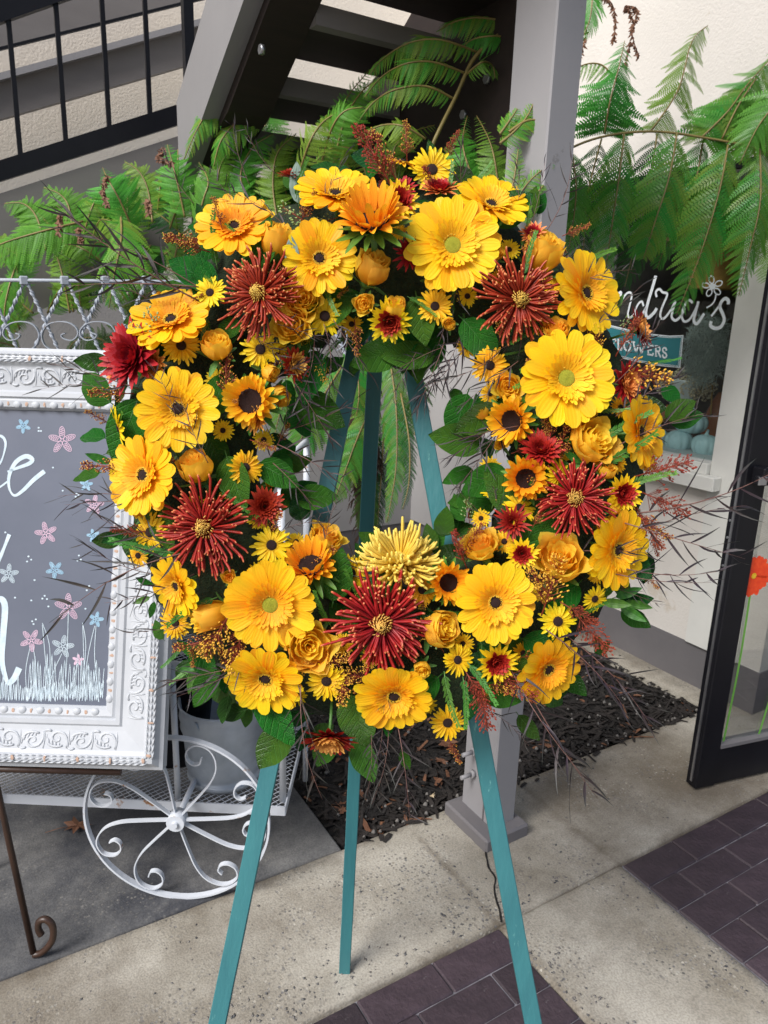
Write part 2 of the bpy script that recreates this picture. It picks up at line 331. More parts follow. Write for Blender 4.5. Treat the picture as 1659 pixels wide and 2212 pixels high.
M_PUMP = surf('pale aqua ceramic', (0.52, 0.74, 0.76), (0.60, 0.80, 0.82), 4, 0.25, 0.0, 30)
M_PUMPO = surf('rusty orange pumpkin', (0.32, 0.08, 0.02), (0.45, 0.14, 0.04), 9, 0.5, 0.1, 30)
M_GOLD = surf('antique gold', (0.45, 0.26, 0.07), (0.6, 0.38, 0.12), 9, 0.4, 0.1, 30, metal=0.7)
M_AMBER = surf('amber woven basket', (0.42, 0.20, 0.04), (0.62, 0.34, 0.08), 40, 0.7, 0.4, 60)
M_POT = surf('white ceramic pot', (0.55, 0.56, 0.56), (0.66, 0.67, 0.66), 5, 0.4, 0.0)
M_DRIED = surf('dried cream blossom', (0.45, 0.34, 0.20), (0.78, 0.65, 0.45), 50, 0.9, 0.3)
M_PAMPAS = surf('grey green plume', (0.34, 0.38, 0.34), (0.55, 0.58, 0.52), 30, 0.9, 0.3)

M_YEL = petalm('gerbera yellow petal', [(0.0, (0.96, 0.43, 0.010)), (0.4, (0.99, 0.55, 0.012)), (1.0, (1.0, 0.63, 0.016))], 0.38, 0.5, 0.08)
M_YELIN = petalm('gerbera inner floret', [(0.0, (0.90, 0.34, 0.010)), (1.0, (0.96, 0.46, 0.014))], 0.25, 0.55, 0.15)
M_DAISY = petalm('daisy lemon petal', [(0.0, (0.85, 0.46, 0.008)), (1.0, (0.95, 0.66, 0.012))], 0.28, 0.5, 0.1)
M_LEMON = petalm('lemon spider petal', [(0.0, (0.88, 0.62, 0.02)), (1.0, (0.95, 0.84, 0.16))], 0.3, 0.5, 0.1)
M_ROSE = petalm('apricot yellow rose petal', [(0.0, (0.94, 0.58, 0.02)), (0.5, (0.96, 0.56, 0.03)), (1.0, (0.98, 0.66, 0.07))], 0.5, 0.5, 0.05, 0.04)
M_SUNFL = petalm('sunflower orange petal', [(0.0, (0.90, 0.36, 0.010)), (1.0, (0.97, 0.56, 0.02))], 0.28, 0.55, 0.12, 0.03)
M_RUST = petalm('rust red quill', [(0.0, (0.12, 0.005, 0.003)), (0.5, (0.29, 0.014, 0.008)), (0.93, (0.42, 0.04, 0.02)), (1.0, (0.70, 0.24, 0.09))], 0.10, 0.42, 0.15, 0.02)
M_RUSTIN = petalm('spider mum heart quill', [(0.0, (0.16, 0.02, 0.006)), (0.55, (0.40, 0.08, 0.02)), (1.0, (0.85, 0.58, 0.12))], 0.12, 0.45, 0.1, 0.02)
M_RED = petalm('crimson mum petal', [(0.0, (0.10, 0.002, 0.003)), (0.6, (0.30, 0.008, 0.010)), (1.0, (0.48, 0.03, 0.015))], 0.15, 0.5, 0.15, 0.02)
M_BRONZE = petalm('bronze mum petal', [(0.0, (0.45, 0.07, 0.02)), (0.6, (0.72, 0.25, 0.05)), (1.0, (0.85, 0.42, 0.10))], 0.2, 0.5, 0.15)
M_DISC = surf('dark flower disc', (0.012, 0.004, 0.004), (0.05, 0.015, 0.012), 400, 0.8, 1.0, 700)
M_DISCG = surf('green flower disc', (0.36, 0.40, 0.02), (0.62, 0.58, 0.04), 400, 0.7, 1.0, 700)
M_STAMEN = surf('golden stamen', (0.62, 0.34, 0.01), (0.85, 0.55, 0.03), 300, 0.6, 0.3)
M_LEAF = petalm('salal leaf', [(0.0, (0.042, 0.17, 0.018)), (0.5, (0.034, 0.145, 0.018)), (1.0, (0.055, 0.21, 0.026))], 0.20, 0.24, 0.25, 0.10, True)
M_LEAFD = petalm('deep green leaf', [(0.0, (0.018, 0.08, 0.012)), (1.0, (0.028, 0.12, 0.018))], 0.12, 0.26, 0.3, 0.12, True)
M_SAGE = petalm('grey sage leaf', [(0.0, (0.16, 0.24, 0.20)), (1.0, (0.22, 0.32, 0.28))], 0.15, 0.5, 0.1)
M_WILLOW = petalm('purple willow leaf', [(0.0, (0.035, 0.018, 0.022)), (0.5, (0.045, 0.036, 0.038)), (1.0, (0.05, 0.055, 0.048))], 0.1, 0.4, 0.3, 0.3)
M_TWIG = surf('pinkish twig', (0.10, 0.045, 0.035), (0.22, 0.11, 0.09), 40, 0.6, 0.2)
M_SPRIG = petalm('fresh green sprig', [(0.0, (0.035, 0.13, 0.015)), (1.0, (0.09, 0.26, 0.03))], 0.2, 0.4, 0.2)
M_STEM = surf('green stem', (0.06, 0.16, 0.03), (0.10, 0.24, 0.05), 20, 0.5, 0.2)
M_BERRYR = surf('rust berry bud', (0.16, 0.02, 0.012), (0.32, 0.055, 0.02), 90, 0.5, 0.2)
M_BERRYY = surf('yellow berry bud', (0.62, 0.30, 0.02), (0.85, 0.52, 0.06), 90, 0.5, 0.2)
M_BUDG = surf('pale green bud', (0.22, 0.36, 0.10), (0.38, 0.50, 0.22), 60, 0.5, 0.2)
M_MOSS = surf('dark moss base', (0.006, 0.014, 0.004), (0.02, 0.04, 0.012), 60, 0.9, 1.0, 200, bdist=0.006)
M_FERN = petalm('fern leaflet bright', [(0.0, (0.11, 0.29, 0.028)), (1.0, (0.22, 0.48, 0.06))], 0.40, 0.45, 0.2, 0.12)
M_FERND = petalm('fern leaflet deep', [(0.0, (0.08, 0.25, 0.032)), (1.0, (0.17, 0.42, 0.06))], 0.36, 0.35, 0.2, 0.12)
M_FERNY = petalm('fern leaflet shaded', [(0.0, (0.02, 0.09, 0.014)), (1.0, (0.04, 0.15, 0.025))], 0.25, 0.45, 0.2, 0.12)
M_RACHIS = surf('fern stalk', (0.14, 0.11, 0.03), (0.26, 0.20, 0.06), 20, 0.5, 0.2)
M_TRUNK = surf('fibrous fern trunk', (0.02, 0.010, 0.006), (0.08, 0.04, 0.022), 50, 0.9, 1.0, 120, bdist=0.01)
M_DECALO = surf('orange flower decal', (0.68, 0.035, 0.008), (0.80, 0.08, 0.012), 60, 0.5, 0.0)
M_DECALG = surf('green stem decal', (0.11, 0.34, 0.04), (0.16, 0.42, 0.06), 20, 0.5, 0.0)
M_SILVER = surf('brushed metal', (0.35, 0.36, 0.38), (0.5, 0.5, 0.52), 20, 0.35, 0.05, metal=0.9)

# ================================================================== SETTING: ground
def struct(name, b, m):
    o = put(name, b.mesh(name, m)); o['kind'] = 'structure'; return o
b = MB(); b.quad((-60, -60, -0.12), (60, -60, -0.12), (60, 60, -0.12), (-60, 60, -0.12)); struct('ground', b, M_CONC)
def slab(name, x0, x1, y0, y1, z, m, wob=0.0015, nx=60, ny=18):
    """slab with a softly worn, rounded arris and a faintly uneven top"""
    b = MB(); rows = []; rnd = random.Random(hash(name) % 1000 if False else len(name))
    for j in range(ny + 1):
        row = []
        for i in range(nx + 1):
            x = x0 + (x1 - x0) * i / nx; y = y0 + (y1 - y0) * j / ny
            row.append((x, y, z + rnd.uniform(-wob, wob)))
        rows.append(row)
    # edge skirt
    e = 0.006
    full = []
    top = rows
    for j, row in enumerate(top):
        x_l = (x0 - e, row[0][1], z - 0.005); x_r = (x1 + e, row[-1][1], z - 0.005)
        full.append([(x0 - e, row[0][1], -0.11), x_l] + row + [x_r, (x1 + e, row[-1][1], -0.11)])
    def edge(row, yy): return [(p[0], yy, min(p[2], z - 0.005)) for p in row]
    def edge0(row, yy): return [(p[0], yy, -0.11) for p in row]
    full = [edge0(full[0], y0 - e), edge(full[0], y0 - e)] + full + [edge(full[-1], y1 + e), edge0(full[-1], y1 + e)]
    b.grid(full, 0, None, True); return struct(name, b, m)
slab('concrete_kerb', -3.0, 5.2, 1.152, 1.578, 0.0, M_CONC, nx=160)
slab('concrete_strip', 1.092, 1.528, -1.5, 1.138, -0.001, M_CONC, nx=18, ny=80)
slab('concrete_pad', -3.5, 0.862, 1.594, 4.1, -0.002, M_PAD, nx=60, ny=40)
slab('doorstep', 2.55, 5.2, 1.594, 2.6, -0.002, M_CONC, nx=40, ny=10)
def paving(x0, x1, y0, y1, first_off, flip):
    b = MB(); b.box((min(x0, x1), y0, -0.1), (max(x0, x1), y1, -0.006)); pav = struct('brick_paving', b, M_MORTAR)
    bl, bw, gap = 0.2085, 0.094, 0.0027
    variants = []
    for k in range(6):
        mb = MB(); j = [random.uniform(-0.0008, 0.0008) for _ in range(4)]
        mb.box((0, 0, -0.03), (bl - gap, bw - gap, 0.0), bev=0.0035); variants.append(mb.mesh('brick', M_BRICK))
    r = 0; y = y1
    while y > y0 + 0.01:
        off = 0 if r % 2 == 0 else first_off
        if flip:
            x = x1 - (0 if r % 2 == 0 else 0); xs = []
            cur = x1
            wid = bl if r % 2 == 0 else bl / 2
            while cur > x0:
                w_ = wid; xs.append((cur - w_, w_)); cur -= w_; wid = bl
        else:
            xs = []; cur = x0; wid = bl if r % 2 == 0 else bl / 2 + 0.012
            while cur < x1: xs.append((cur, wid)); cur += wid; wid = bl
        for (xx, w_) in xs:
            if w_ == bl: me = variants[random.randrange(6)]
            else:
                mb = MB(); mb.box((0, 0, -0.03), (w_ - gap, bw - gap, 0.0), bev=0.0035); me = mb.mesh('brick', M_BRICK)
            o = put('brick', me, pav, Matrix.Translation((xx + gap / 2, y - bw + gap / 2, random.uniform(-0.0018, 0.0006))) @ Matrix.Rotation(random.uniform(-0.004, 0.004), 4, 'Z'))
        y -= bw; r += 1
paving(-0.35, 1.083, 0.3, 1.139, 0.1, True)
paving(1.538, 3.4, 0.3, 1.139, 0.1, False)
# crack from the footing to the corner of the paving
pts = [G(553 + cx / 3, 1659 + cy / 3, 0.0025) for cx, cy in ((1505, 480), (1490, 540), (1500, 600), (1512, 650), (1552, 710), (1545, 780), (1560, 860), (1580, 920), (1592, 1000))]
b = MB(); b.ribbon(catmull(pts, 4), Vector((0, 0, 1)), [0.0035 + 0.003 * random.random() for _ in range(33)]); struct('pavement_crack', b, M_SOIL)
# soil bed
b = MB(); rows = []
for j in range(41):
    rows.append([(0.866 + (2.66 - 0.866) * i / 50, 1.585 + (3.95 - 1.585) * j / 40, -0.035 + random.uniform(-0.008, 0.012) + (-0.01 if j == 0 else 0)) for i in range(51)])
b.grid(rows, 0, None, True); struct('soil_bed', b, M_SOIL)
b = MB()
for k in range(5400):
    x = random.uniform(0.885, 2.62); y = 1.615 + 2.2 * random.random() ** 1.6
    spill = k > 5355
    if spill: y = 1.585 - abs(random.gauss(0, 0.018))
    L_ = random.uniform(0.006, 0.03) * (1.4 if random.random() < 0.1 else 1); w_ = random.uniform(0.003, 0.008)
    L_ *= random.choice((1, 1, 1, 1.7)); M = Matrix.Translation((x, y, 0.003 if spill else -0.03 + random.uniform(0, 0.016))) @ Matrix.Rotation(random.uniform(0, 6.28), 4, 'Z') @ Matrix.Rotation(0 if spill else random.uniform(-0.5, 0.5), 4, 'Y')
    c = [(-L_, -w_, 0), (0, -w_ * 1.2, 0.002), (L_, -w_ * .6, 0), (L_, w_ * .6, 0), (0, w_ * 1.1, 0.003), (-L_, w_, 0)]
    i = [b.vert(M @ Vector(p)) for p in c]; t = random.random()
    b.face(i, 0 if t < 0.95 else 1)
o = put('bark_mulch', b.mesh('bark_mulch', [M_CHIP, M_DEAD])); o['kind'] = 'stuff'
b = MB()
for k in range(200):
    x = random.uniform(0.9, 2.62); y = 1.61 + 0.9 * random.random() ** 2.2
    b.ball((x, y, -0.02 + random.uniform(0, .008)), random.uniform(0.003, 0.010))
o = put('gravel', b.mesh('gravel', M_STONE)); o['kind'] = 'stuff'

b = MB()
for k in range(900):
    if k < 420: x, y = random.uniform(-0.3, 1.5), 1.155 + abs(random.gauss(0, 0.07))
    elif k < 700: x, y = random.choice((1.11, 1.5)) + random.gauss(0, 0.05), random.uniform(0.4, 1.13); x = min(max(x, 1.10), 1.52)
    else: x, y = random.uniform(-0.3, 2.4), random.uniform(1.16, 1.56)
    r = random.uniform(0.0012, 0.0042); M = Matrix.Translation((x, y, 0.0004)) @ Matrix.Rotation(random.uniform(0, 3), 4, 'Z') @ Matrix.Diagonal((random.uniform(1, 1.8), 1, 0.45, 1)); i0 = len(b.v); b.ball((0, 0, 0), r, random.randrange(3))
    for q in range(i0, len(b.v)): b.v[q] = tuple(M @ Vector(b.v[q]))
o = put('exposed_pebbles', b.mesh('exposed_pebbles', [M_STONE, M_PAD, M_STONE])); o['kind'] = 'stuff'
def leaf_litter(loc, size, label, rot, mat=M_DEAD):
    b = MB(); n = 14; c = b.vert((0, 0, 0.006))
    ring = []
    for k in range(n):
        a = 2 * math.pi * k / n; r = size * ((1.0 if k % 2 == 0 else 0.55) * random.uniform(0.8, 1.1)); ring.append(b.vert((r * math.cos(a), 0.75 * r * math.sin(a), random.uniform(0.0, 0.35) * size)))
    for k in range(n): b.face((c, ring[k], ring[(k + 1) % n]), 0, False)
    b.tube([(0, 0, 0.006), (size * .9, size * .4, 0.004), (size * 1.5, size * .9, 0.002)], 0.0012, 4)
    o = put('fallen_leaf', b.mesh('fallen_leaf', mat), None, Matrix.Translation(loc) @ Matrix.Rotation(rot, 4, 'Z'))
    tag(o, label, 'leaf', 'dry fallen leaves'); return o
leaf_litter(G(168, 1787, 0.002), 0.05, 'large crumpled brown leaf on the dark concrete behind the cart wheel', 2.4)
leaf_litter(G(740, 1752, -0.015), 0.022, 'small reddish lobed leaf on the mulch beside the rear easel leg', 1.0)
leaf_litter(G(967, 1608, -0.015), 0.045, 'curled brown leaf on the mulch just left of the grey post, below the wreath', 0.3)
leaf_litter(G(955, 1645, -0.015), 0.028, 'smaller pale brown leaf in front of the curled one left of the post', 2.0)
leaf_litter(G(1186, 1612, -0.015), 0.022, 'tan leaf on the mulch right of the grey post', 1.9)
leaf_litter(G(1232, 1641, -0.015), 0.016, 'little orange leaf at the front edge of the soil bed near the kerb', 0.9)
leaf_litter(G(935, 1720, -0.015), 0.012, 'yellow leaf lying on the mulch by the kerb, right of the rear easel leg', 0.1, M_DRIED)

# ================================================================== SETTING: building
def obj_thing(name, b, m, label, cat, group=None):
    o = put(name, b.mesh(name, m)); return tag(o, label, cat, group)
# shop wall with window opening (wall face x = 2.66)
XW = 2.66; WY0, WY1, WZ0, WZ1 = 1.80, 3.05, 0.95, 2.06
t = thing('shop_wall', (XW, 2.7, 0), 'cream stucco shop wall with grey base band right of the post', 'wall')
b = MB()
b.box((XW, 1.47, 0.18), (XW + 0.2, WY0, 5.5)); b.box((XW, WY1, 0.18), (XW + 0.2, 3.95, 5.5))
b.box((XW, WY0, 0.18), (XW + 0.2, WY1, WZ0)); b.box((XW, WY0, WZ1), (XW + 0.2, WY1, 5.5))
put('wall', b.mesh('wall', M_STUCCO), t)
b = MB(); b.box((XW - 0.006, 1.464, -0.1), (XW + 0.2, 3.95, 0.18)); put('base_band', b.mesh('base_band', M_BAND), t)
b = MB(); b.box((XW + 0.2, 1.47, 0.18), (XW + 1.2, 1.6, 3.2)); put('return_wall', b.mesh('return_wall', M_STUCCO), t)
b = MB(); b.box((XW + 0.2, 1.466, -0.1), (XW + 1.2, 1.6, 0.18)); put('base_band', b.mesh('base_band', M_BAND), t)
# back wall (y = 3.95)
t = thing('back_wall', (0.0, 3.95, 0), 'pale stucco wall behind the ferns and stairs', 'wall')
b = MB(); b.box((-6, 3.95, 0.16), (XW + 0.25, 4.15, 6.5)); put('wall', b.mesh('wall', M_STUCCO2), t)
b = MB(); b.box((-6, 3.944, -0.1), (XW, 4.1, 0.16)); put('base_band', b.mesh('base_band', M_BAND), t)
b = MB(); b.box((-6, 3.94, 0.161), (XW - 0.02, 3.949, 1.55)); put('wall_shade', b.mesh('wall_shade', M_WALLSHADE), t)  # thin grey sheet painting shade onto the lower back wall
b = MB(); b.box((XW - 0.03, 2.95, 0.181), (XW - 0.001, 3.94, 1.9)); put('side_wall_shade', b.mesh('side_wall_shade', M_WALLSHADE), t)  # added grey panel painting shade onto the far end of the shop wall
# window
w = thing('shop_window', (XW, 2.3, 0.95), 'shop window with pale trim, script lettering and a teal flowers sign', 'window')
b = MB()
b.box((XW - 0.022, 1.56, 0.187), (XW - 0.002, WY0 - 0.003, WZ1 + 0.1))
b2 = put('window_trim', b.mesh('window_trim', M_TRIM), w)
b = MB(); b.box((XW - 0.022, WY1 + 0.003, 0.187), (XW - 0.002, WY1 + 0.11, WZ1 + 0.1)); put('window_trim', b.mesh('window_trim', M_TRIM), w)
b = MB(); b.box((XW - 0.022, WY0, WZ1), (XW - 0.002, WY1, WZ1 + 0.03)); put('window_trim', b.mesh('window_trim', M_BLACK), w)
b = MB(); b.box((XW - 0.075, WY0 - 0.06, WZ0 - 0.09), (XW - 0.024, WY1 + 0.12, WZ0 - 0.035), bev=0.004); put('window_sill', b.mesh('window_sill', M_TRIM), w)
b = MB(); b.box((XW - 0.045, WY0 - 0.0, WZ0 - 0.034), (XW - 0.0005, WY1, WZ0 + 0.01), bev=0.003); put('window_stool', b.mesh('window_stool', M_TRIM), w)
b = MB(); b.box((XW + 0.03, WY0, WZ0 + 0.011), (XW + 0.034, WY1, WZ1)); put('pane', b.mesh('pane', M_GLASS), w)
# interior box
r_ = thing('shop_interior', (XW + 0.6, 2.4, 0.9), 'dim shop interior seen through the window', 'room')
b = MB(); y0, y1, x0, x1, z0, z1 = 1.62, 3.5, XW + 0.21, XW + 1.9, 0.3, 2.6
b.quad((x1, y0, z0), (x1, y1, z0), (x1, y1, z1), (x1, y0, z1)); b.quad((x0, y0, z0), (x1, y0, z0), (x1, y0, z1), (x0, y0, z1))
b.quad((x0, y1, z0), (x1, y1, z0), (x1, y1, z1), (x0, y1, z1)); b.quad((x0, y0, z1), (x1, y0, z1), (x1, y1, z1), (x0, y1, z1)); b.quad((x0, y0, z0), (x1, y0, z0), (x1, y1, z0), (x0, y1, z0))
put('room_shell', b.mesh('room_shell', M_ROOM), r_)
b = MB(); b.box((XW + 0.036, WY0 - 0.1, WZ0 - 0.03), (XW + 0.42, WY1, WZ0 + 0.012)); put('display_shelf', b.mesh('display_shelf', M_POT), r_)
# lettering on the glass
GX = XW + 0.028
def wc(cx, cy): return ((2300 + cx / 2.458) / 1.8084, (1000 + cy / 2.458) / 1.8084)
def wp(cx, cy, x=GX): u, v = wc(cx, cy); return PX(u, v, x)
NX = Vector((-1, 0, 0))
def stroke(b, pts, wpx, m=0, x=GX, n=5, taper=False):
    p3 = catmull([wp(a, c, x) for a, c in pts], n); k = len(p3)
    ws = [wpx * (0.75 + 0.35 * math.sin(math.pi * i / k * 2.0 + 0.6) if taper else 1) / 2.458 / 1.8084 * 2.95 * 1.35 / F_PX for i in range(k)]
    b.ribbon(p3, NX, ws, m)
b = MB()
for pts, wd in (
    ([(258, 420), (285, 365), (312, 350), (300, 420), (262, 578)], 20),
    ([(270, 545), (318, 430), (360, 365), (398, 350), (414, 385), (396, 470), (378, 560), (398, 592), (450, 545)], 17),
    ([(528, 482), (512, 438), (478, 460), (448, 530), (456, 588), (500, 580), (560, 480)], 17),
    ([(646, 190), (612, 310), (572, 440), (550, 545), (572, 592), (628, 545), (655, 500)], 26),
    ([(655, 395), (646, 345), (680, 318), (712, 348), (756, 368), (716, 470), (688, 560), (706, 602), (745, 580), (800, 500), (832, 430)], 18),
    ([(836, 428), (806, 530), (800, 592), (838, 618), (890, 570), (925, 500)], 20),
    ([(1000, 450), (962, 424), (920, 480), (894, 570), (918, 628), (968, 610), (1018, 530), (1052, 450)], 18),
    ([(1056, 436), (1022, 560), (1012, 625), (1044, 648), (1110, 552)], 22),
    ([(1340, 465), (1342, 430), (1312, 408), (1276, 440), (1262, 492), (1290, 560), (1302, 620), (1268, 682), (1212, 694), (1172, 668), (1178, 626)], 24),
    ([(1272, 455), (1235, 505), (1178, 580)], 16),
    ([(1226, 355), (1212, 425), (1178, 470), (1132, 496)], 11)):
    stroke(b, pts, wd)
for k in range(5):
    a = math.radians(90 + 72 * k + 8); cx, cy = 1190, 293; q = []
    for j in range(11):
        s_ = math.pi * 2 * j / 10; r1 = 30 + 72 * (1 - math.cos(s_)) / 2; r2 = 24 * math.sin(s_)
        q.append((cx + r1 * math.cos(a) + r2 * math.sin(a), cy - r1 * math.sin(a) + r2 * math.cos(a)))
    stroke(b, q, 9, n=3)
put('script_lettering', b.mesh('script_lettering', M_LETTER), w)
b = MB(); i = [b.vert(wp(1190 + 30 * math.cos(k * math.pi / 8), 293 + 30 * math.sin(k * math.pi / 8), GX - 0.001)) for k in range(16)]; b.face(i)
put('flower_emblem', b.mesh('flower_emblem', M_LETTER), w)
# teal banner sign: white edge, teal field, letters
top = [(20, 625), (160, 652), (290, 682), (450, 722), (640, 752), (780, 765), (912, 760)]
bot = [(-30, 900), (130, 940), (290, 975), (440, 1010), (600, 1045), (740, 1062), (880, 1074)]
def banner(inset, x, m, name, parent):
    b = MB(); rows = []
    for i in range(7):
        tx, ty = top[i]; bx, by = bot[i]; dx = -inset if i == 6 else (inset if i == 0 else 0)
        rows.append([wp(tx + dx, ty + inset, x), wp(bx + dx, by - inset, x)])
    b.grid(rows, 0, None, False); return put(name, b.mesh(name, m), parent)
banner(0, GX + 0.001, M_LETTER, 'sign_border', w); banner(11, GX - 0.0005, M_SIGN, 'sign_field', w)
b = MB()
for (pa, pb) in (((0, top), (6, top)),):
    for edge, sg in ((top, 1), (bot, -1)): stroke(b, [(p[0] - (18 if i == 6 else 0), p[1] + sg * 19) for i, p in enumerate(edge)], 4, x=GX - 0.0015, n=2)
    stroke(b, [(912 - 19, 760 + 20), (880 - 19, 1074 - 20)], 4, x=GX - 0.0015, n=2)
put('sign_inner_line', b.mesh('sign_inner_line', M_LETTER), w)
GL = {'N': [[(0.12, 0), (0.12, 1)], [(0.12, 1), (0.85, 0)], [(0.85, 0), (0.85, 1)], [(-.02, 1), (.25, 1)], [(-.02, 0), (.28, 0)], [(.7, 1), (1, 1)]],
      'F': [[(0.2, 0), (0.2, 1)], [(0.05, 1), (0.9, 1)], [(0.2, .52), (0.65, .52)], [(0.05, 0), (.4, 0)], [(.9, 1), (.9, .75)]],
      'L': [[(0.2, 0), (0.2, 1)], [(0.05, 0), (0.9, 0)], [(.05, 1), (.4, 1)], [(.9, 0), (.9, .3)]],
      'O': [[(0.5 + .4 * math.cos(a * math.pi / 6), .5 + .5 * math.sin(a * math.pi / 6)) for a in range(13)]],
      'W': [[(0.05, 1), (0.28, 0)], [(0.28, 0), (0.5, .8)], [(0.5, .8), (0.72, 0)], [(0.72, 0), (0.95, 1)], [(-.05, 1), (.2, 1)], [(.82, 1), (1.05, 1)]],
      'E': [[(0.2, 0), (0.2, 1)], [(0.05, 1), (0.9, 1)], [(0.2, .52), (0.7, .52)], [(0.05, 0), (0.9, 0)], [(.9, 1), (.9, .78)], [(.9, 0), (.9, .25)]],
      'R': [[(0.2, 0), (0.2, 1)], [(0.05, 1), (.65, 1), (.85, .78), (.65, .52), (.2, .52)], [(.5, .52), (.9, 0)], [(0.05, 0), (.4, 0)], [(.8, 0), (1, 0)]],
      'S': [[(.85, .75), (.75, .97), (.4, 1), (.15, .8), (.3, .57), (.7, .45), (.88, .22), (.6, 0), (.25, .03), (.13, .28)]]}
b = MB()
for ch, x0, x1 in (('N', 140, 196), ('F', 212, 262), ('L', 270, 318), ('O', 326, 386), ('W', 394, 470), ('E', 560, 620), ('R', 630, 690), ('S', 700, 752)) if False else \
        (('N', 132, 192), ('F', 212, 266), ('L', 274, 326), ('O', 334, 410), ('W', 420, 546), ('E', 560, 626), ('R', 634, 696), ('S', 704, 756)):
    for st in GL[ch]:
        q = []
        for (sx_, sy_) in st:
            xx = x0 + (x1 - x0) * sx_; base = 876 + (xx - 150) * 0.172 - 18 * math.sin((xx - 150) / 600 * math.pi) * 0.3
            q.append((xx, base - 92 * sy_))
        stroke(b, q, 14, x=GX - 0.002, n=3)
put('sign_lettering', b.mesh('sign_lettering', M_LETTER), w)

# goods in the window
def pumpkin(cx, cy, wpx, hpx, m, label, x=XW + 0.18, group='aqua ceramic pumpkins in the window'):
    c = wp(cx, cy, x); sc_ = (c - CAMP).dot(CF) / F_PX / (2.458 * 1.8084); rw = wpx * sc_ / 2; hh = hpx * sc_
    b = MB(); prof = []
    for k in range(13):
        a = math.pi * (k / 12); prof.append((rw * math.sin(a) ** 0.75, -hh / 2 * math.cos(a) * (1 if k < 9 else 0.92)))
    b.lathe(prof, 60, 0, None, lambda a, z: 0.90 + 0.10 * abs(math.cos(a * 5)) ** 0.5)
    base_z = c.z - hh / 2
    o = thing('pumpkin', (c.x, c.y, base_z), label, 'pumpkin', group)
    put('shell', b.mesh('shell', m), o, Matrix.Translation((0, 0, hh / 2)))
    b = MB(); b.tube([(0, 0, 0.42 * hh), (0.002, 0, hh * .52), (0.012, 0.004, hh * .66)], [0.012, 0.007, 0.005], 7)
    put('stalk', b.mesh('stalk', m), o, Matrix.Translation((0, 0, hh / 2)))
    if m is M_PUMP:
        b = MB(); b.lathe([(rw * 0.86, hh * .26), (rw * .885, hh * .275), (rw * .86, hh * .29)], 40); put('lid_rim', b.mesh('lid_rim', m), o, Matrix.Translation((0, 0, hh / 2)))
pumpkin(985, 1600, 320, 205, M_PUMP, 'pale aqua ceramic pumpkin stacked on top of the others in the window', XW + 0.20)
pumpkin(865, 1775, 265, 215, M_PUMP, 'pale aqua ceramic pumpkin at the lower left under the stacked one', XW + 0.16)
pumpkin(1120, 1815, 265, 215, M_PUMP, 'pale aqua ceramic pumpkin on the shelf nearest the window trim', XW + 0.16)
pumpkin(660, 1745, 200, 195, M_PUMP, 'pale aqua ceramic pumpkin half hidden behind the yellow gerbera', XW + 0.18)
pumpkin(740, 1525, 200, 140, M_PUMPO, 'small rusty orange pumpkin behind the aqua ones in the window', XW + 0.36, None)
c = wp(900, 1490, XW + 0.40); b = MB(); b.lathe([(0.055, 0), (0.06, 0.04), (0.072, 0.14), (0.076, 0.15), (0.068, 0.15), (0.06, 0.02)], 28, 0, Matrix.Translation(c))
obj_thing('plant_pot', b, M_POT, 'white flower pot of dried blossoms behind the aqua pumpkins', 'pot')
b = MB(); cc = wp(930, 1250, XW + 0.40)
for k in range(900):
    v_ = Vector((random.gauss(0, 1), random.gauss(0, 1), random.gauss(0, 1))).normalized() * random.random() ** 0.4
    p = cc + Vector((v_.x * 0.10, v_.y * 0.16, v_.z * 0.085)); b.ball(p, random.uniform(0.004, 0.009))
obj_thing('dried_bouquet', b, M_DRIED, 'fluffy cream dried flowers in the white pot behind the glass', 'bouquet')
def plume(cx, cy, w_, h_, n, m, label, x):
    c = wp(cx, cy, x); sc_ = (c - CAMP).dot(CF) / F_PX / (2.458 * 1.8084); b = MB()
    for k in range(n):
        v_ = Vector((random.gauss(0, 1), random.gauss(0, 1), random.gauss(0, 1))).normalized() * random.random() ** 0.45
        p = c + Vector((v_.x * 0.09, v_.y * w_ * sc_ / 2, v_.z * h_ * sc_ / 2)); d = Vector((random.uniform(-.4, .4), random.gauss(0, .7), random.gauss(0, .7))) * 0.02
        b.tube([p, p + d, p + d * 1.6 + Vector((0, 0, -0.006))], [0.0013, 0.0009, 0.0004], 3, cap=False)
    obj_thing('dried_plume', b, m, label, 'dried plant')
plume(1130, 900, 420, 680, 3200, M_PAMPAS, 'wispy grey green dried plume hanging in the window', XW + 0.22)
for (cx, lab) in ((1165, 'thin gold rod standing behind the stacked pumpkin'), (1270, 'thin gold rod at the right side of the window')):
    b = MB(); b.tube([wp(cx, 1700, XW + 0.4), wp(cx + 25, 1240, XW + 0.4)], 0.004, 6); obj_thing('display_rod', b, M_GOLD, lab, 'rod')
b = MB(); c = wp(1230, 60, XW + 0.5); b.lathe([(0.10, -0.12), (0.13, 0), (0.14, 0.16), (0.13, 0.17), (0.12, 0.0)], 30, 0, Matrix.Translation(c))
obj_thing('woven_basket', b, M_AMBER, 'amber woven basket high in the window behind the fern', 'basket')
b = MB(); c = wp(1130, -420, XW + 0.5); b.lathe([(0.20, -0.14), (0.24, 0), (0.24, 0.10), (0.22, 0.12), (0.19, 0.0)], 30, 0, Matrix.Translation(c))
obj_thing('woven_basket', b, M_AMBER, 'larger amber basket at the top of the window', 'basket')
b = MB(); c = wp(1220, 1640, XW + 0.45); b.lathe([(0.05, -0.10), (0.065, 0), (0.03, 0.12), (0.01, 0.16)], 20, 0, Matrix.Translation(c)); obj_thing('autumn_gourd', b, M_PUMPO, 'dark rust gourd beside the gold rod in the window', 'gourd')

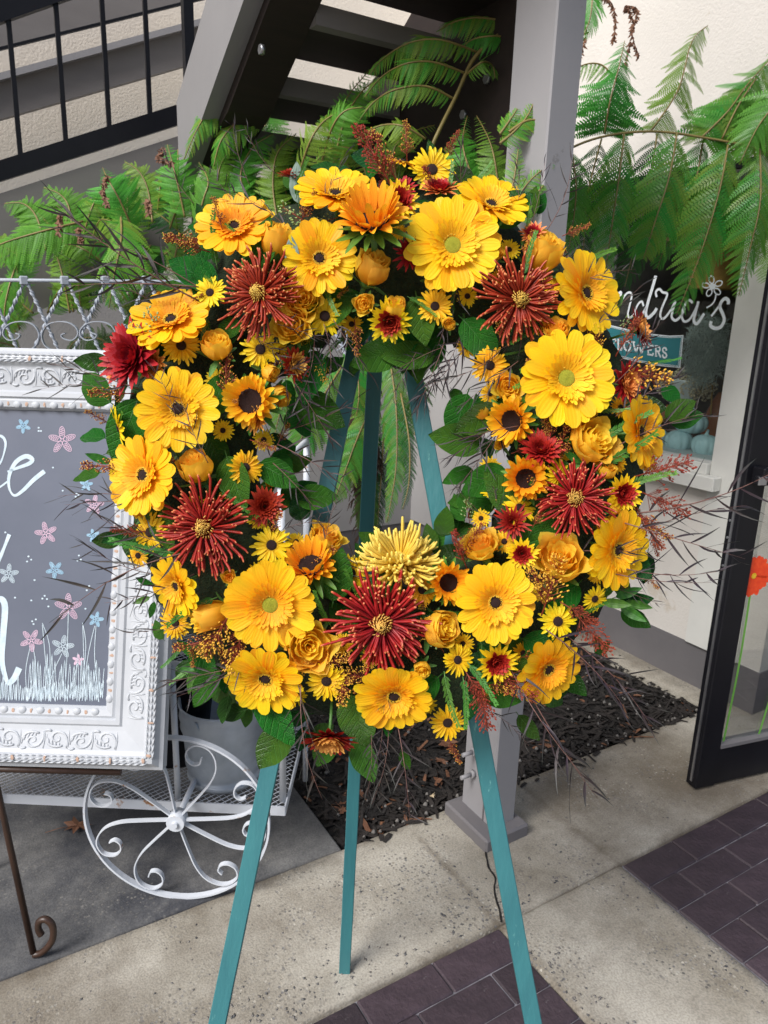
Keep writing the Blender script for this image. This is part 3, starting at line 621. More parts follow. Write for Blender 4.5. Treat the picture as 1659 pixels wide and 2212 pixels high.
# ------------------------------------------------------------------ grey post and footing
b = MB(); b.box((1.222, 1.365, -0.05), (1.385, 1.575, 0.04), bev=0.006)
t = thing('post', (1.315, 1.477, 0.0), 'grey painted timber post on a concrete footing right of the wreath', 'post')
put('footing', b.mesh('footing', M_BAND), t)
b = MB(); b.box((1.2705, 1.405, 0.0405), (1.3605, 1.5495, 4.2), bev=0.004); put('timber', b.mesh('timber', M_GREYL), t)
b = MB(); b.box((1.2675, 1.4415, 0.041), (1.2695, 1.4455, 0.20)); put('plate_seam', b.mesh('plate_seam', M_BAND), t)
for (u, v) in ((1003 + 0.0, 1612), (1006, 1663)):
    p = PX(1015, v, 1.27)
    b = MB(); yy = 1.50; zz = p.z
    b.tube([(1.2695, yy, zz), (1.258, yy, zz)], 0.013, 6); b.tube([(1.258, yy, zz), (1.222, yy, zz)], 0.0065, 8)
    put('bolt', b.mesh('bolt', M_GREYL), t)

# ------------------------------------------------------------------ upper stair seen from below
st = thing('staircase', (0.80, 2.64, 2.0), 'grey open tread staircase with dark treads rising over the ferns', 'staircase')
def stringer(x0, x1, m, dp=0.335):
    # lower end cut upright at y=2.642; rises toward the camera
    lo_top = Vector((0, 2.643, 2.144)); lo_bot = Vector((0, 2.642, 1.93)); slope = (2.343 - 2.144) / (2.643 - 2.313)
    q = []
    y2 = -0.6 if dp < 0.5 else 1.52
    poly = [(x0, 2.643, 2.144), (x0, y2, 2.144 + (2.643 - y2) * slope), (x0, y2, 2.144 + (2.643 - y2) * slope - dp), (x0, 2.36, 2.065 - (dp - 0.335)), (x0, 2.643, 1.90 - (dp - 0.335))]
    b = MB(); b.prism(poly, Vector((x1 - x0, 0, 0))); return b
put('stringer', stringer(0.78, 0.83, 0).mesh('stringer', M_STRING), st)
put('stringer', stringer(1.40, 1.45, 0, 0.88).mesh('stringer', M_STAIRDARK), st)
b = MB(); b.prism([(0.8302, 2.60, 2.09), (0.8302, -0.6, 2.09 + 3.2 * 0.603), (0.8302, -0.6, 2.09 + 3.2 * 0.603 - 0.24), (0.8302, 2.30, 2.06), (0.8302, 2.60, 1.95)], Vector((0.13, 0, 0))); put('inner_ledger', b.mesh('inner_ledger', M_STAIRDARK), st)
TY = [(1.72, None, None), (2.00, 5, 52), (2.28, 177, 217), (2.56, 300, 334), (2.84, 398, 428)]
zs = []
for (y, va, vb) in TY:
    if va is None: continue
    zs.append((y, PY(653, vb, y).z, PY(653, va, y).z))
za = zs[0]; h_ = za[2] - za[1]
z00 = PY(653, -35, 1.988).z
allt = [(y, a_, c_) for (y, a_, c_) in zs] + [(1.72, z00, z00 + h_)] + [(2.0 - 0.28 * k, za[1] + 0.125 * k, za[1] + 0.125 * k + h_) for k in range(2, 8)]
for (y, a_, c_) in allt:
    b = MB(); b.box((0.9605, y - 0.02, a_), (1.3998, y + 0.02, c_)); tr = put('tread', b.mesh('tread', M_GREY), st)
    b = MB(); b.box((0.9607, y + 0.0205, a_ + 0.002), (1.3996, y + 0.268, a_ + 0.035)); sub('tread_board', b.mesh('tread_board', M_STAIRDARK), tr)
for (x, y, z) in ((1.3998, 1.80, 2.13), (1.3998, 1.90, 2.06)):
    b = MB(); b.tube([(x, y, z), (x - 0.012, y, z)], 0.013, 6); put('bolt', b.mesh('bolt', M_SILVER), st)
b = MB(); b.tube([(0.8302, 2.05, 2.16), (0.842, 2.05, 2.16)], 0.013, 6); put('bolt', b.mesh('bolt', M_SILVER), st)
# landing joist behind
b = MB(); b.box((0.84, 2.66, 1.62), (2.4, 2.72, 1.86)); put('landing_beam', b.mesh('landing_beam', M_GREY), st)

# ------------------------------------------------------------------ lower flight to the left with black railing (y = 2.5)
YF = 3.00
def pf(u, v, y=YF): return PY(u, v, y)
fl = thing('stair_flight', (0.3, YF, 1.6), 'grey sloping stair side with black railing at the upper left', 'staircase')
def sloped(name, a, bb, c, d, y, th, m, parent, ext=1.0):
    """bar in a vertical plane y: a-b upper edge, d-c lower edge (pixels); extended to the left"""
    A, B, C_, D_ = [pf(*q, y) for q in (a, bb, c, d)]
    A = A + (A - B) * ext; D_ = D_ + (D_ - C_) * ext
    b = MB(); b.prism([A, B, C_, D_], Vector((0, th, 0))); return put(name, b.mesh(name, m), parent)
sloped('stringer', (0, 418), (397, 290), (397, 560), (0, 700), YF, 0.05, M_GREY, fl)
rl = sloped('bottom_rail', (0, 346), (394, 222), (395, 267), (0, 392), YF - 0.012, 0.035, M_BLACK, fl)
sloped('top_rail', (0, -10), (394, -128), (394, -90), (0, 49), YF - 0.012, 0.035, M_BLACK, fl)
for (u0, u1) in ((-79, -48), (20, 45), (118, 143), (217, 237), (314, 325)):
    v1 = 346 - 0.3147 * u1 + 4; v0 = 49 - 0.23 * u0 - 20
    a = pf(u0, v0); c = pf(u1, v1); a = Vector((c.x, YF + 0.004, a.z)); c.y = YF + 0.004
    b = MB(); b.box((c.x - 0.0075, YF - 0.004, c.z), (c.x + 0.0075, YF + 0.011, a.z)); put('baluster', b.mesh('baluster', M_BLACK), fl)
c = pf(411, 215); b = MB(); b.box((c.x - 0.018, YF - 0.02, c.z), (c.x + 0.018, YF + 0.016, 2.9)); put('newel_post', b.mesh('newel_post', M_BLACK), fl)
# far flight on the back wall
fb = thing('stair_flight', (0.3, 3.8, 2.0), 'far grey stair flight against the pale wall behind the railing', 'staircase')
sloped('stringer', (0, 158), (470, 31), (470, 122), (0, 258), 3.72, 0.05, M_GREY, fb, 1.5)
sloped('ledge', (0, 157), (470, 30), (470, 44), (0, 173), 3.68, 0.04, M_GREYL, fb, 1.5)
sloped('stringer', (0, -20), (470, -125), (470, -14), (0, 102), 3.70, 0.05, M_GREY, fb, 1.5)
sloped('rail', (0, 101), (470, -15), (470, -9), (0, 108), 3.55, 0.02, M_BLACK, fb, 1.5)

# ------------------------------------------------------------------ black glass door, ajar
dz = 0.012
d0 = G(1502, 1704, dz); d1 = G(1659, 1668, dz); dx = (d1 - d0); dx.z = 0; dx.normalize(); dn = Vector((-dx.y, dx.x, 0))   # dn points away from camera
DR = thing('glass_door', (d0.x, d0.y, 0), 'black framed glass shop door standing open at the right', 'door')
MD = Matrix(((dx.x, dn.x, 0, 0), (dx.y, dn.y, 0, 0), (0, 0, 1, 0), (0, 0, 0, 1)))
SW = 0.082; DH = 2.15; DW = 0.92
def dbox(name, lo, hi, m, bev=0.0, parent=DR):
    b = MB(); b.box(lo, hi, 0, None, bev); return put(name, b.mesh(name, m), parent, MD)
dbox('stile', (0, 0, dz), (SW, 0.045, DH), M_BLACK, 0.003)
dbox('edge_strip', (-0.004, 0.016, 0.03), (-0.0005, 0.024, DH - .02), M_SILVER)
dbox('stile', (DW - SW, 0, dz), (DW, 0.045, DH), M_BLACK, 0.003)
dbox('bottom_rail', (SW + 0.001, 0.004, dz), (DW - SW - .001, 0.041, 0.145), M_BLACK)
dbox('bottom_rail_ledge', (SW + 0.001, 0.0, 0.1455), (DW - SW - .001, 0.04, 0.158), M_BAND)
dbox('top_rail', (SW + 0.001, 0.004, DH - .1), (DW - SW - .001, 0.041, DH), M_BLACK)
dbox('pane', (SW + 0.001, 0.020, 0.159), (DW - SW - .001, 0.025, DH - .101), M_DGLASS)
zz = PP(1630, 1028, d0, dn).z
hb = dbox('push_bar', (0.0, -0.045, zz - 0.014), (DW - 0.05, -0.03, zz + 0.010), M_BLACK, 0.003)
dbox('bar_cap', (0.0, -0.050, zz - 0.016), (0.030, -0.0455, zz + 0.008), M_SILVER, 0.001)
dbox('lock_box', (0.02, -0.0445, zz - 0.02), (0.06, -0.0005, zz + 0.03), M_BLACK, 0.003)
for v in (1140, 1178, 1240):
    z_ = PP(1470, v, d0, dn).z
    b = MB(); b.tube([(-0.001, 0.03, z_), (-0.004, 0.03, z_)], 0.004, 8); put('screw', b.mesh('screw', M_SILVER), DR, MD)
def dloc(u, v):
    p = PP(u, v, d0 + dn * 0.018, dn) - d0; return Vector((p.dot(dx), 0.0185, p.z))
def decal(cu, cv, R, su, sv, label=None):
    c = dloc(cu, cv); k_ = R * 2.45 / F_PX
    b = MB()
    for i in range(22):
        a = 2 * math.pi * i / 22 + random.uniform(-.06, .06); L_ = k_ * random.uniform(0.88, 1.05); w_ = k_ * 0.16
        q = [(0.12, -.2), (.55, -.8), (.85, -1), (1, -.35), (1, .35), (.85, 1), (.55, .8), (.12, .2)]
        idx = [b.vert((c.x + r * L_ * math.cos(a) - s_ * w_ * math.sin(a), c.y - 0.0003 * (i % 3), c.z + r * L_ * math.sin(a) + s_ * w_ * math.cos(a))) for r, s_ in q]
        b.face(idx)
    pt = put('flower_decal', b.mesh('flower_decal', M_DECALO), DR, MD)
    b = MB(); i = [b.vert((c.x + .14 * k_ * math.cos(j * math.pi / 8), c.y - 0.0015, c.z + .14 * k_ * math.sin(j * math.pi / 8))) for j in range(16)]; b.face(i)
    sub('flower_eye', b.mesh('flower_eye', M_STAMEN), pt)
    e = dloc(su, sv); m_ = (c + e) / 2 + Vector((0.008, 0, 0)); b = MB()
    b.ribbon(catmull([Vector((c.x, c.y + 0.0008, c.z - k_ * .9)), Vector((m_.x, c.y + .0008, m_.z)), Vector((e.x, c.y + .0008, e.z))], 8), Vector((0, -1, 0)), 0.0085)
    put('stem_decal', b.mesh('stem_decal', M_DECALG), DR, MD)
decal(1630, 1236, 46, 1561, 1615)
decal(1712, 1325, 36, 1636, 1598)

# ================================================================== white iron flower cart
TZ = 0.20
c0 = G(616, 1752, TZ); c1 = G(0, 1724, TZ)
ex = (c1 - c0); ex.z = 0; ex.normalize(); ey = Vector((ex.y, -ex.x, 0));
if ey.dot(CF) < 0: ey = -ey
CL, CD = 1.25, 0.42
ct = thing('flower_cart', (c0.x, c0.y, 0), 'white wrought iron flower cart with mesh shelves and scroll spoked wheel', 'cart')
def cp(x, y, z): return c0 + ex * x + ey * y + Vector((0, 0, z - TZ))
def mesh_shelf(z, x0, x1, y0, y1, nm='shelf'):
    b = MB(); h = 0.028; t = 0.004
    for (a, c) in ((cp(x0, y0, z), cp(x1, y0, z)), (cp(x0, y1, z), cp(x1, y1, z))):
        b.strap([a, c], Vector((0, 0, 1)), h, t)
    for (a, c) in ((cp(x0, y0, z), cp(x0, y1, z)), (cp(x1, y0, z), cp(x1, y1, z))): b.strap([a, c], Vector((0, 0, 1)), h, t)
    fr = put(nm, b.mesh(nm, M_WHITE), ct)
    b = MB(); px_, py_ = 0.021, 0.0105; nx = int((x1 - x0) / px_); ny = int((y1 - y0) / py_)
    for i in range(nx):
        for j in range(ny):
            xx = x0 + (i + 0.5 * (j % 2)) * px_; yy = y0 + j * py_
            if xx + px_ > x1: continue
            p0 = cp(xx, yy, z + .004); p1 = cp(xx + px_ / 2, yy + py_, z + .004); p2 = cp(xx + px_, yy, z + .004)
            for (a, c) in ((p0, p1), (p2, p1)):
                n = ey.cross(Vector((0, 0, 1))) * 0.0; d = (c - a).normalized(); s_ = Vector((0, 0, 1)).cross(d) * 0.0011; k = Vector((0, 0, 0.0008))
                q = [b.vert(v_) for v_ in (a - s_, a + s_ + k, c + s_ + k, c - s_)]; b.face(q)
    sub('mesh_panel', b.mesh('mesh_panel', M_WHITE), fr, kind='stuff')
mesh_shelf(TZ, 0, CL, 0, CD)
mesh_shelf(0.60, 0.17, CL, 0.03, CD)
def rod(nm, pts, r=0.007, par=ct, n=8):
    b = MB(); b.tube(pts, r, n); return put(nm, b.mesh(nm, M_WHITE), par)
rod('upright', [cp(0.298, 0.03, TZ), cp(0.298, 0.03, 0.60)], 0.0085)
rod('upright', [cp(0.0, CD, TZ), cp(0.0, CD, 1.13)], 0.010)
rod('upright', [cp(0.012, 0.04, TZ), cp(0.012, 0.04, 1.08)], 0.010)
rod('upright', [cp(0.0, CD, TZ - .2), cp(0.0, CD, TZ)], 0.009)
rod('upright', [cp(CL, CD, 0), cp(CL, CD, 1.2)], 0.009)
rod('side_rail', catmull([cp(0.012, 0.04, 1.08), cp(0.01, 0.12, 1.13), cp(0.0, CD, 1.135)], 5), 0.009)
# wheel
hub = G(383, 1770, 0.236); wr = 0.2365
wl = put('wheel', (lambda b: (b.strap([hub + ex * wr * math.cos(a) + Vector((0, 0, wr * math.sin(a))) for a in [2 * math.pi * i / 72 for i in range(73)]], ey, 0.016, 0.0055), b)[1].mesh('wheel', M_WHITE))(MB()), ct)
b = MB(); b.tube([hub - ey * 0.018, hub + ey * 0.018], 0.023, 20); sub('hub', b.mesh('hub', M_WHITE), wl)
b = MB(); b.tube([hub - ey * 0.026, hub + ey * 0.30], 0.008, 10); sub('axle', b.mesh('axle', M_WHITE), wl)
def spoke(ang, flip):
    pts = [(0.09, 0), (0.42, 0.005), (0.62, 0.02), (0.78, 0.075), (0.885, 0.18), (0.915, 0.30), (0.86, 0.415), (0.745, 0.44), (0.665, 0.375), (0.66, 0.29), (0.715, 0.245), (0.775, 0.27)]
    q = []
    for r_, t_ in pts:
        t_ = t_ * flip; x = r_ * wr * math.cos(ang) - t_ * wr * math.sin(ang); z = r_ * wr * math.sin(ang) + t_ * wr * math.cos(ang)
        q.append(hub + ex * x + Vector((0, 0, z)))
    b = MB(); b.strap(catmull(q, 5), ey, 0.013, 0.0032); sub('spoke', b.mesh('spoke', M_WHITE), wl)
for i, a in enumerate((4, 50, 98, 140, 184, 226, 286, 330)):
    # angles seen from the front; ex points left
    spoke(math.radians(180 - a), -1 if i not in (3,) else -1)
# high scroll back
bp = cp(0, CD + 0.02, 1.0); bn = ey
def bk(u, v): return PP(u, v, bp, bn)
b = MB(); b.tube([bk(-300, 602), bk(700, 612)], 0.005, 8); put('back_rail', b.mesh('back_rail', M_WHITESHADE), ct)
rod('back_rail', [bk(-300, 775), bk(700, 790)], 0.006)
def twisted(a, c):
    b = MB(); n = 26; pts = []; rows = []
    d = (c - a); L_ = d.length; d.normalize(); x = d.cross(bn).normalized(); y = bn
    for i in range(n * 2 + 1):
        t = i / (n * 2); ph = t * math.pi * 9; p = a + d * L_ * t
        rows.append([p + (x * math.cos(ph + k * math.pi / 2) + y * math.sin(ph + k * math.pi / 2)) * (0.0062 if k % 2 == 0 else 0.0036) for k in range(4)])
    b.grid(rows, 0, None, False, True); return put('twisted_rod', b.mesh('twisted_rod', M_WHITESHADE), ct)
for i in range(-3, 8):
    x0 = 52 + 88 * i
    twisted(bk(x0, 612), bk(x0 - 76, 775)); twisted(bk(x0 + 8, 612), bk(x0 + 84, 775))
    b = MB(); b.box((-0.011, -0.011, -0.011), (0.011, 0.011, 0.011), 0, Matrix.Translation(bk(x0, 605)), 0.003); put('rail_clamp', b.mesh('rail_clamp', M_WHITESHADE), ct)
base = [(105, 485), (132, 498), (112, 522), (60, 530), (25, 495), (35, 450), (90, 415), (170, 412), (230, 440), (258, 500), (240, 560), (190, 598)]
for off in range(-3, 5):
    for mir in (0, 1):
        q = [(((266 * 2 - x) if mir else x) / 3 + 166 * off, 553 + y / 3 + 5) for x, y in base]
        b = MB(); b.strap(catmull([bk(*p) for p in q], 4), bn, 0.010, 0.0025); put('scroll', b.mesh('scroll', M_WHITESHADE), ct)
# galvanised bucket on the lower shelf
bc = G(487, 1668, TZ + 0.01)
bt = thing('bucket', bc, 'galvanised steel bucket standing on the lower mesh shelf of the cart', 'bucket')
b = MB(); prof = [(0.0, 0.004), (0.098, 0.004), (0.102, 0.0), (0.106, 0.012), (0.103, 0.02)]
for k in range(14):
    z = 0.02 + 0.21 * k / 13; r = 0.103 + 0.017 * k / 13 + (0.0045 if k in (2, 9, 11) else 0); prof.append((r, z))
prof += [(0.1235, 0.236), (0.1215, 0.24), (0.118, 0.236), (0.116, 0.2), (0.1, 0.03), (0.0, 0.02)]
b.lathe(prof, 48); put('body', b.mesh('body', M_ZINC), bt, Matrix.Identity(4))
b = MB(); b.tube([(0.121 * math.cos(a), 0.121 * math.sin(a), 0.239) for a in [2 * math.pi * i / 40 for i in range(41)]], 0.0025, 6); put('rolled_rim', b.mesh('rolled_rim', M_ZINC), bt, Matrix.Identity(4))
b = MB(); b.tube([(-0.122 * math.cos(a) * 1.0, -0.10 * math.sin(a) * .4, 0.225 - 0.10 * math.sin(a)) for a in [math.pi * i / 20 for i in range(21)]], 0.003, 6); put('handle', b.mesh('handle', M_ZINC), bt, Matrix.Identity(4) @ Matrix.Rotation(0.6, 4, 'Z'))
bc2 = cp(0.36, 0.24, TZ + 0.01)
b2 = thing('bucket', bc2, 'dark second bucket behind the galvanised one under the upper shelf', 'bucket')
b = MB(); b.lathe([(0.0, 0.0), (0.09, 0.0), (0.115, 0.26), (0.118, 0.26), (0.11, 0.25), (0.088, 0.02)], 40); put('body', b.mesh('body', M_BLACK), b2, Matrix.Identity(4))

# ================================================================== framed chalkboard sign
ZS = 1.72; O = P(355, 1660, ZS)
sx = (CR * 1 - CU * 0.028).normalized()                     # to the right along the lower edge
sy = (CU + CR * 0.044); sy = (sy - sx * 0).normalized()
sn = sx.cross(sy).normalized()                              # toward the camera
kS = ZS / F_PX
WD, HT = 770 * kS, 897 * kS                                  # outer size
sg = thing('chalkboard_sign', O, 'chalkboard with pastel flower doodles in an ornate white antique frame', 'sign')
def sp(x, y, h=0.0): return O - sx * x + sy * y + sn * h     # x measured leftwards from the lower right corner
FWd = 131 * kS
prof = [(0, -0.02), (0, 0.012), (0.008, 0.016), (0.020, 0.030), (0.030, 0.032), (0.036, 0.024), (0.044, 0.020), (0.088, 0.013), (0.098, 0.012), (0.103, 0.016), (0.113, 0.016), (0.116, 0.010), (0.122, 0.013), (0.136, 0.010), (0.1415, 0.000), (0.1415, -0.02)]
sc_ = FWd / 0.1415
prof = [(a * sc_, h) for a, h in prof]
def rail(c_in, name='frame_rail'):
    """c_in(d): (start, end) points for profile offset d"""
    b = MB(); rows = [[c_in(d, h)[0], c_in(d, h)[1]] for d, h in prof]; b.grid(rows, 0, None, False)
    return put(name, b.mesh(name, M_FRAME), sg)
rr = rail(lambda d, h: (sp(d, d, h), sp(d, HT - d, h)))
rb = rail(lambda d, h: (sp(WD - d, d, h), sp(d, d, h)))
rt = rail(lambda d, h: (sp(d, HT - d, h), sp(WD - d, HT - d, h)))
rl_ = rail(lambda d, h: (sp(WD - d, HT - d, h), sp(WD - d, d, h)))
# carving: eggs along the inner lip, relief scrolls in the hollow, leaves along the outer ridge
eggv = MB()
for j in range(6):
    pass
def egg_mesh():
    b = MB(); rows = []
    for i in range(6):
        th = i / 5 * math.pi / 2; rows.append([(0.0095 * sc_ * math.cos(th) * math.cos(a), 0.0105 * math.cos(th) * math.sin(a), 0.0058 * math.sin(th)) for a in [2 * math.pi * k / 12 for k in range(12)]])
    b.grid(rows, 0, None, True, True); return b.mesh('egg_carving', M_FRAME)
def rub_mesh():
    b = MB(); n = 9; c = b.vert((0, 0, 0.0016)); rg = []
    for k in range(n): a = 2 * math.pi * k / n; rg.append(b.vert((0.0085 * math.cos(a) * random.uniform(.6, 1.1), 0.0038 * math.sin(a) * random.uniform(.5, 1.2), 0.0006)))
    for k in range(n): b.face((c, rg[k], rg[(k + 1) % n]), 0)
    return b.mesh('rubbed_patch', M_RUB)
EGG = egg_mesh(); RUBS = [rub_mesh() for _ in range(4)]
def frame_M(p, along, across, n):
    return Matrix(((across.x, along.x, n.x, p.x - O.x), (across.y, along.y, n.y, p.y - O.y), (across.z, along.z, n.z, p.z - O.z), (0, 0, 0, 1)))
def scroll_pts(s):
    """C scroll in a unit cell: across 0..1, along 0..1"""
    pts = []
    for k in range(16):
        a = k / 15 * math.pi * 1.9; r = 0.30 * (1 - 0.72 * k / 15); pts.append((0.42 + r * math.cos(a + 0.4) * s, 0.5 + r * math.sin(a + 0.4)))
    return pts
def carve(par, getp, along, across, length, vert):
    L0 = FWd; Lend = length - FWd; n_ = int((Lend - L0) / 0.0395); st = (Lend - L0) / n_
    for k in range(n_):
        l = L0 + st * (k + 0.5)
        sub('egg_carving', EGG, par, Matrix.Identity(4)).matrix_local = frame_par(getp(0.130 * sc_, l, 0.0095), along, across)
        o = sub('rubbed_patch', RUBS[k % 4], par); o.matrix_local = frame_par(getp(0.128 * sc_, l + st / 2, 0.0115), along, across)
    def hs_(d):
        for (d0_, h0), (d1_, h1) in zip(prof, prof[1:]):
            if d0_ <= d <= d1_ and d1_ > d0_: return h0 + (h1 - h0) * (d - d0_) / (d1_ - d0_)
        return 0.016
    b = MB(); st = 0.056; m_ = int((length - 0.10) / st); base_l = 0.05 + ((length - 0.10) - m_ * st) / 2
    def rel(pts, l0, rs):
        q = [getp((0.044 + 0.044 * a) * sc_, l0 + bb * st, hs_((0.044 + 0.044 * a) * sc_) - 0.0004) for a, bb in pts]; q = catmull(q, 2); k = len(q)
        b.tube(q, [rs * (0.35 + 0.65 * math.sin(math.pi * min(1, 0.15 + 0.85 * i / (k - 1)) )) + .0004 for i in range(k)], 5)
    for k in range(m_):
        l = base_l + st * k
        if l < 0.085 * sc_ or l + st > length - 0.085 * sc_: continue
        s_ = 1 if k % 2 else -1
        f = (lambda a: a) if s_ > 0 else (lambda a: 1 - a)
        rel([(f(.10), .05), (f(.45), .02), (f(.80), .18), (f(.88), .48), (f(.66), .66), (f(.42), .56), (f(.44), .36), (f(.60), .34), (f(.66), .46)], l, 0.0030)
        rel([(f(.20), .20), (f(.14), .45), (f(.22), .72), (f(.45), .88), (f(.75), .90)], l, 0.0032)
        for q_ in range(4): rel([(f(.12 + .05 * q_), .30 + .16 * q_), (f(.24 + .07 * q_), .36 + .15 * q_), (f(.34 + .08 * q_), .33 + .17 * q_)], l, 0.0026)
        rel([(f(.92), .70), (f(.98), .85), (f(.90), .98)], l, 0.003)
        rel([(.04, .0), (.5, -.03), (.96, 0)], l, 0.0018)
    sub('scroll_relief', b.mesh('scroll_relief', M_FRAME), par, kind='stuff')
    b = MB(); st = 0.016; m_ = int((length - 0.06) / st)
    for k in range(m_):
        l = 0.03 + st * k
        for s_ in (-1, 0, 1):
            a0 = 0.026 + s_ * 0.005
            b.tube([getp((a0) * sc_, l, 0.030), getp((a0 + s_ * 0.003) * sc_, l + st * .6, 0.0325), getp((a0 + s_ * 0.0045) * sc_, l + st * 1.25, 0.030)], [0.0006, 0.0026, 0.0005], 4)
    sub('leaf_edge_relief', b.mesh('leaf_edge_relief', M_FRAME), par, kind='stuff')
    for k in range(int(length / 0.075)):
        o = sub('rubbed_patch', RUBS[k % 4], par); o.matrix_local = frame_par(getp(0.027 * sc_, 0.04 + 0.075 * k, 0.0335), along, across)
def frame_par(p, along, across):
    n = sn; M = Matrix(((across.x, along.x, n.x, p.x), (across.y, along.y, n.y, p.y), (across.z, along.z, n.z, p.z), (0, 0, 0, 1)))
    return M
# the rails are world built and shifted by -O under the sign; their children use the same (world) frame
carve(rr, lambda d, l, h: sp(d, l, h), sy, -sx, HT, True)
carve(rb, lambda d, l, h: sp(l, d, h), -sx, sy, WD, False)
carve(rt, lambda d, l, h: sp(l, HT - d, h), -sx, -sy, WD, False)
carve(rl_, lambda d, l, h: sp(WD - d, l, h), sy, sx, HT, True)
b = MB(); i0 = FWd * 0.99
b.box((0, 0, 0), (1, 1, 1)); b = MB()
b.prism([sp(i0, i0, -0.004), sp(WD - i0, i0, -0.004), sp(WD - i0, HT - i0, -0.004), sp(i0, HT - i0, -0.004)], -sn * 0.008)
bd = put('board', b.mesh('board', M_SLATE), sg)
pl_pt = sp(0, 0, -0.0032)
def cb(u, v, lift=0.0): return PP(u, v, pl_pt + sn * lift, sn)
def chalk(name, strokes, m):
    b = MB()
    for q, wpx in strokes:
        p3 = catmull([cb(*p) for p in q], 5); k = len(p3)
        ws = [x_ * kS for x_ in ([wpx] * k if not isinstance(wpx, tuple) else [wpx[0] + (wpx[1] - wpx[0]) * abs(math.sin(math.pi * i / k * 1.5)) for i in range(k)])]
        b.ribbon(p3, sn, ws)
    return sub(name, b.mesh(name, m), bd)
def c1_(l): return [(x / 3.0, 553 + y / 3.0) for x, y in l]
def c2_(l): return [(x / 3.0, 1106 + y / 3.0) for x, y in l]
chalk('chalk_lettering', [
    (c1_([(50, 1398), (120, 1372), (190, 1345), (210, 1318), (170, 1298), (105, 1335), (62, 1420), (62, 1505), (95, 1552), (150, 1520), (220, 1450), (290, 1395)]), (4, 10)),
    (c1_([(-60, 1330), (-10, 1180), (20, 1175), (38, 1215), (25, 1285), (0, 1345), (-60, 1400)]), (3, 6)), (c1_([(-40, 1510), (0, 1498), (52, 1460)]), 4),
    (c2_([(-60, 400), (0, 298), (62, 145)]), (6, 9)),
    (c2_([(-60, 640), (-20, 580), (12, 566), (34, 620), (22, 800), (14, 960), (40, 1080), (60, 1108), (95, 1075), (126, 1010)]), (9, 14))], M_CHALKW)
def doodle(u, v, r, rot, m, fill=True):
    st = []; r *= 0.88
    for k in range(5):
        a = math.radians(rot + 72 * k); q = []
        for j in range(9):
            s_ = 2 * math.pi * j / 8; r1 = r * (0.08 + 0.92 * (1 - math.cos(s_)) / 2); r2 = 0.20 * r * math.sin(s_); q.append((u + r1 * math.cos(a) - r2 * math.sin(a), v - r1 * math.sin(a) - r2 * math.cos(a)))
        st.append((q, 1.1))
        z = []
        for j in range(10):
            t = 0.3 + 0.6 * j / 9; w_ = 0.15 * r * math.sin(math.pi * min(1, t * 0.95)) * (1 if j % 2 else -1); z.append((u + r * t * math.cos(a) - w_ * math.sin(a), v - r * t * math.sin(a) - w_ * math.cos(a)))
        st.append((z, 0.9))
    chalk('chalk_flower', st, m)
for (u, v, r, rot) in ((135, 951, 34, 20), (100, 1152, 28, 30), (204, 1090, 24, 80), (148, 1312, 34, 90), (68, 1383, 28, 60), (169, 1426, 14, 85)): doodle(u, v, r, rot, M_CHALKP)
for (u, v, r, rot) in ((51, 920, 18, 50), (187, 1047, 16, 85), (202, 1157, 16, 30), (119, 1231, 22, 50), (208, 1338, 19, 75)): doodle(u, v, r, rot, M_CHALKB)
for (u, v, r, rot) in ((19, 1240, 25, 85), (136, 1397, 28, 80)): doodle(u, v, r, rot, M_CHALKW)
st = []
for q in ([(148, 1322), (146, 1400), (142, 1480), (140, 1515)], [(208, 1352), (205, 1420), (214, 1516)], [(205, 1352), (190, 1420), (178, 1514)], [(66, 1396), (56, 1450), (60, 1515)], [(72, 1396), (78, 1450), (66, 1500)], [(134, 1412), (110, 1470), (120, 1515)],
          [(168, 1434), (160, 1470), (158, 1512)], [(92, 1350), (100, 1440), (106, 1515)], [(92, 1346), (108, 1400), (106, 1500)], [(179, 1345), (182, 1430), (184, 1500)], [(179, 1345), (186, 1400), (176, 1490)]): st.append((q, 1.3))
rnd = random.Random(4); q = []
x = -2
while x < 222:
    q.append((x, 1516 - rnd.uniform(0, 8))); x += rnd.uniform(1.5, 4); q.append((x, 1490 - rnd.uniform(0, 22) - (rnd.random() < 0.3) * 40)); x += rnd.uniform(0.5, 3)
st.append((q, 1.2)); q = []
x = 60
while x < 221:
    q.append((x, 1512 - rnd.uniform(0, 8))); x += rnd.uniform(3, 8); q.append((x, 1450 - rnd.uniform(0, 40))); x += rnd.uniform(0.5, 4)
st.append((q, 1.2)); chalk('chalk_grass', st, M_CHALKW)
for (u, v) in [(84, 924), (89, 931), (84, 931), (115, 1010), (136, 1060), (166, 1066), (170, 1069), (164, 1073), (105, 1310), (62, 1202), (68, 1209), (59, 1213), (171, 1200), (168, 1211), (175, 1209), (97, 1287), (92, 1293), (102, 1294), (70, 1342), (78, 1338), (73, 1348), (33, 1291), (75, 1253), (193, 1266), (188, 1275), (185, 1315), (68, 1297), (12, 1150)]:
    b = MB(); n = 8; b.face([b.vert(cb(u + 2.3 * math.cos(2 * math.pi * k / n), v + 1.9 * math.sin(2 * math.pi * k / n))) for k in range(n)])
    sub('chalk_dot', b.mesh('chalk_dot', M_CHALKW), bd)

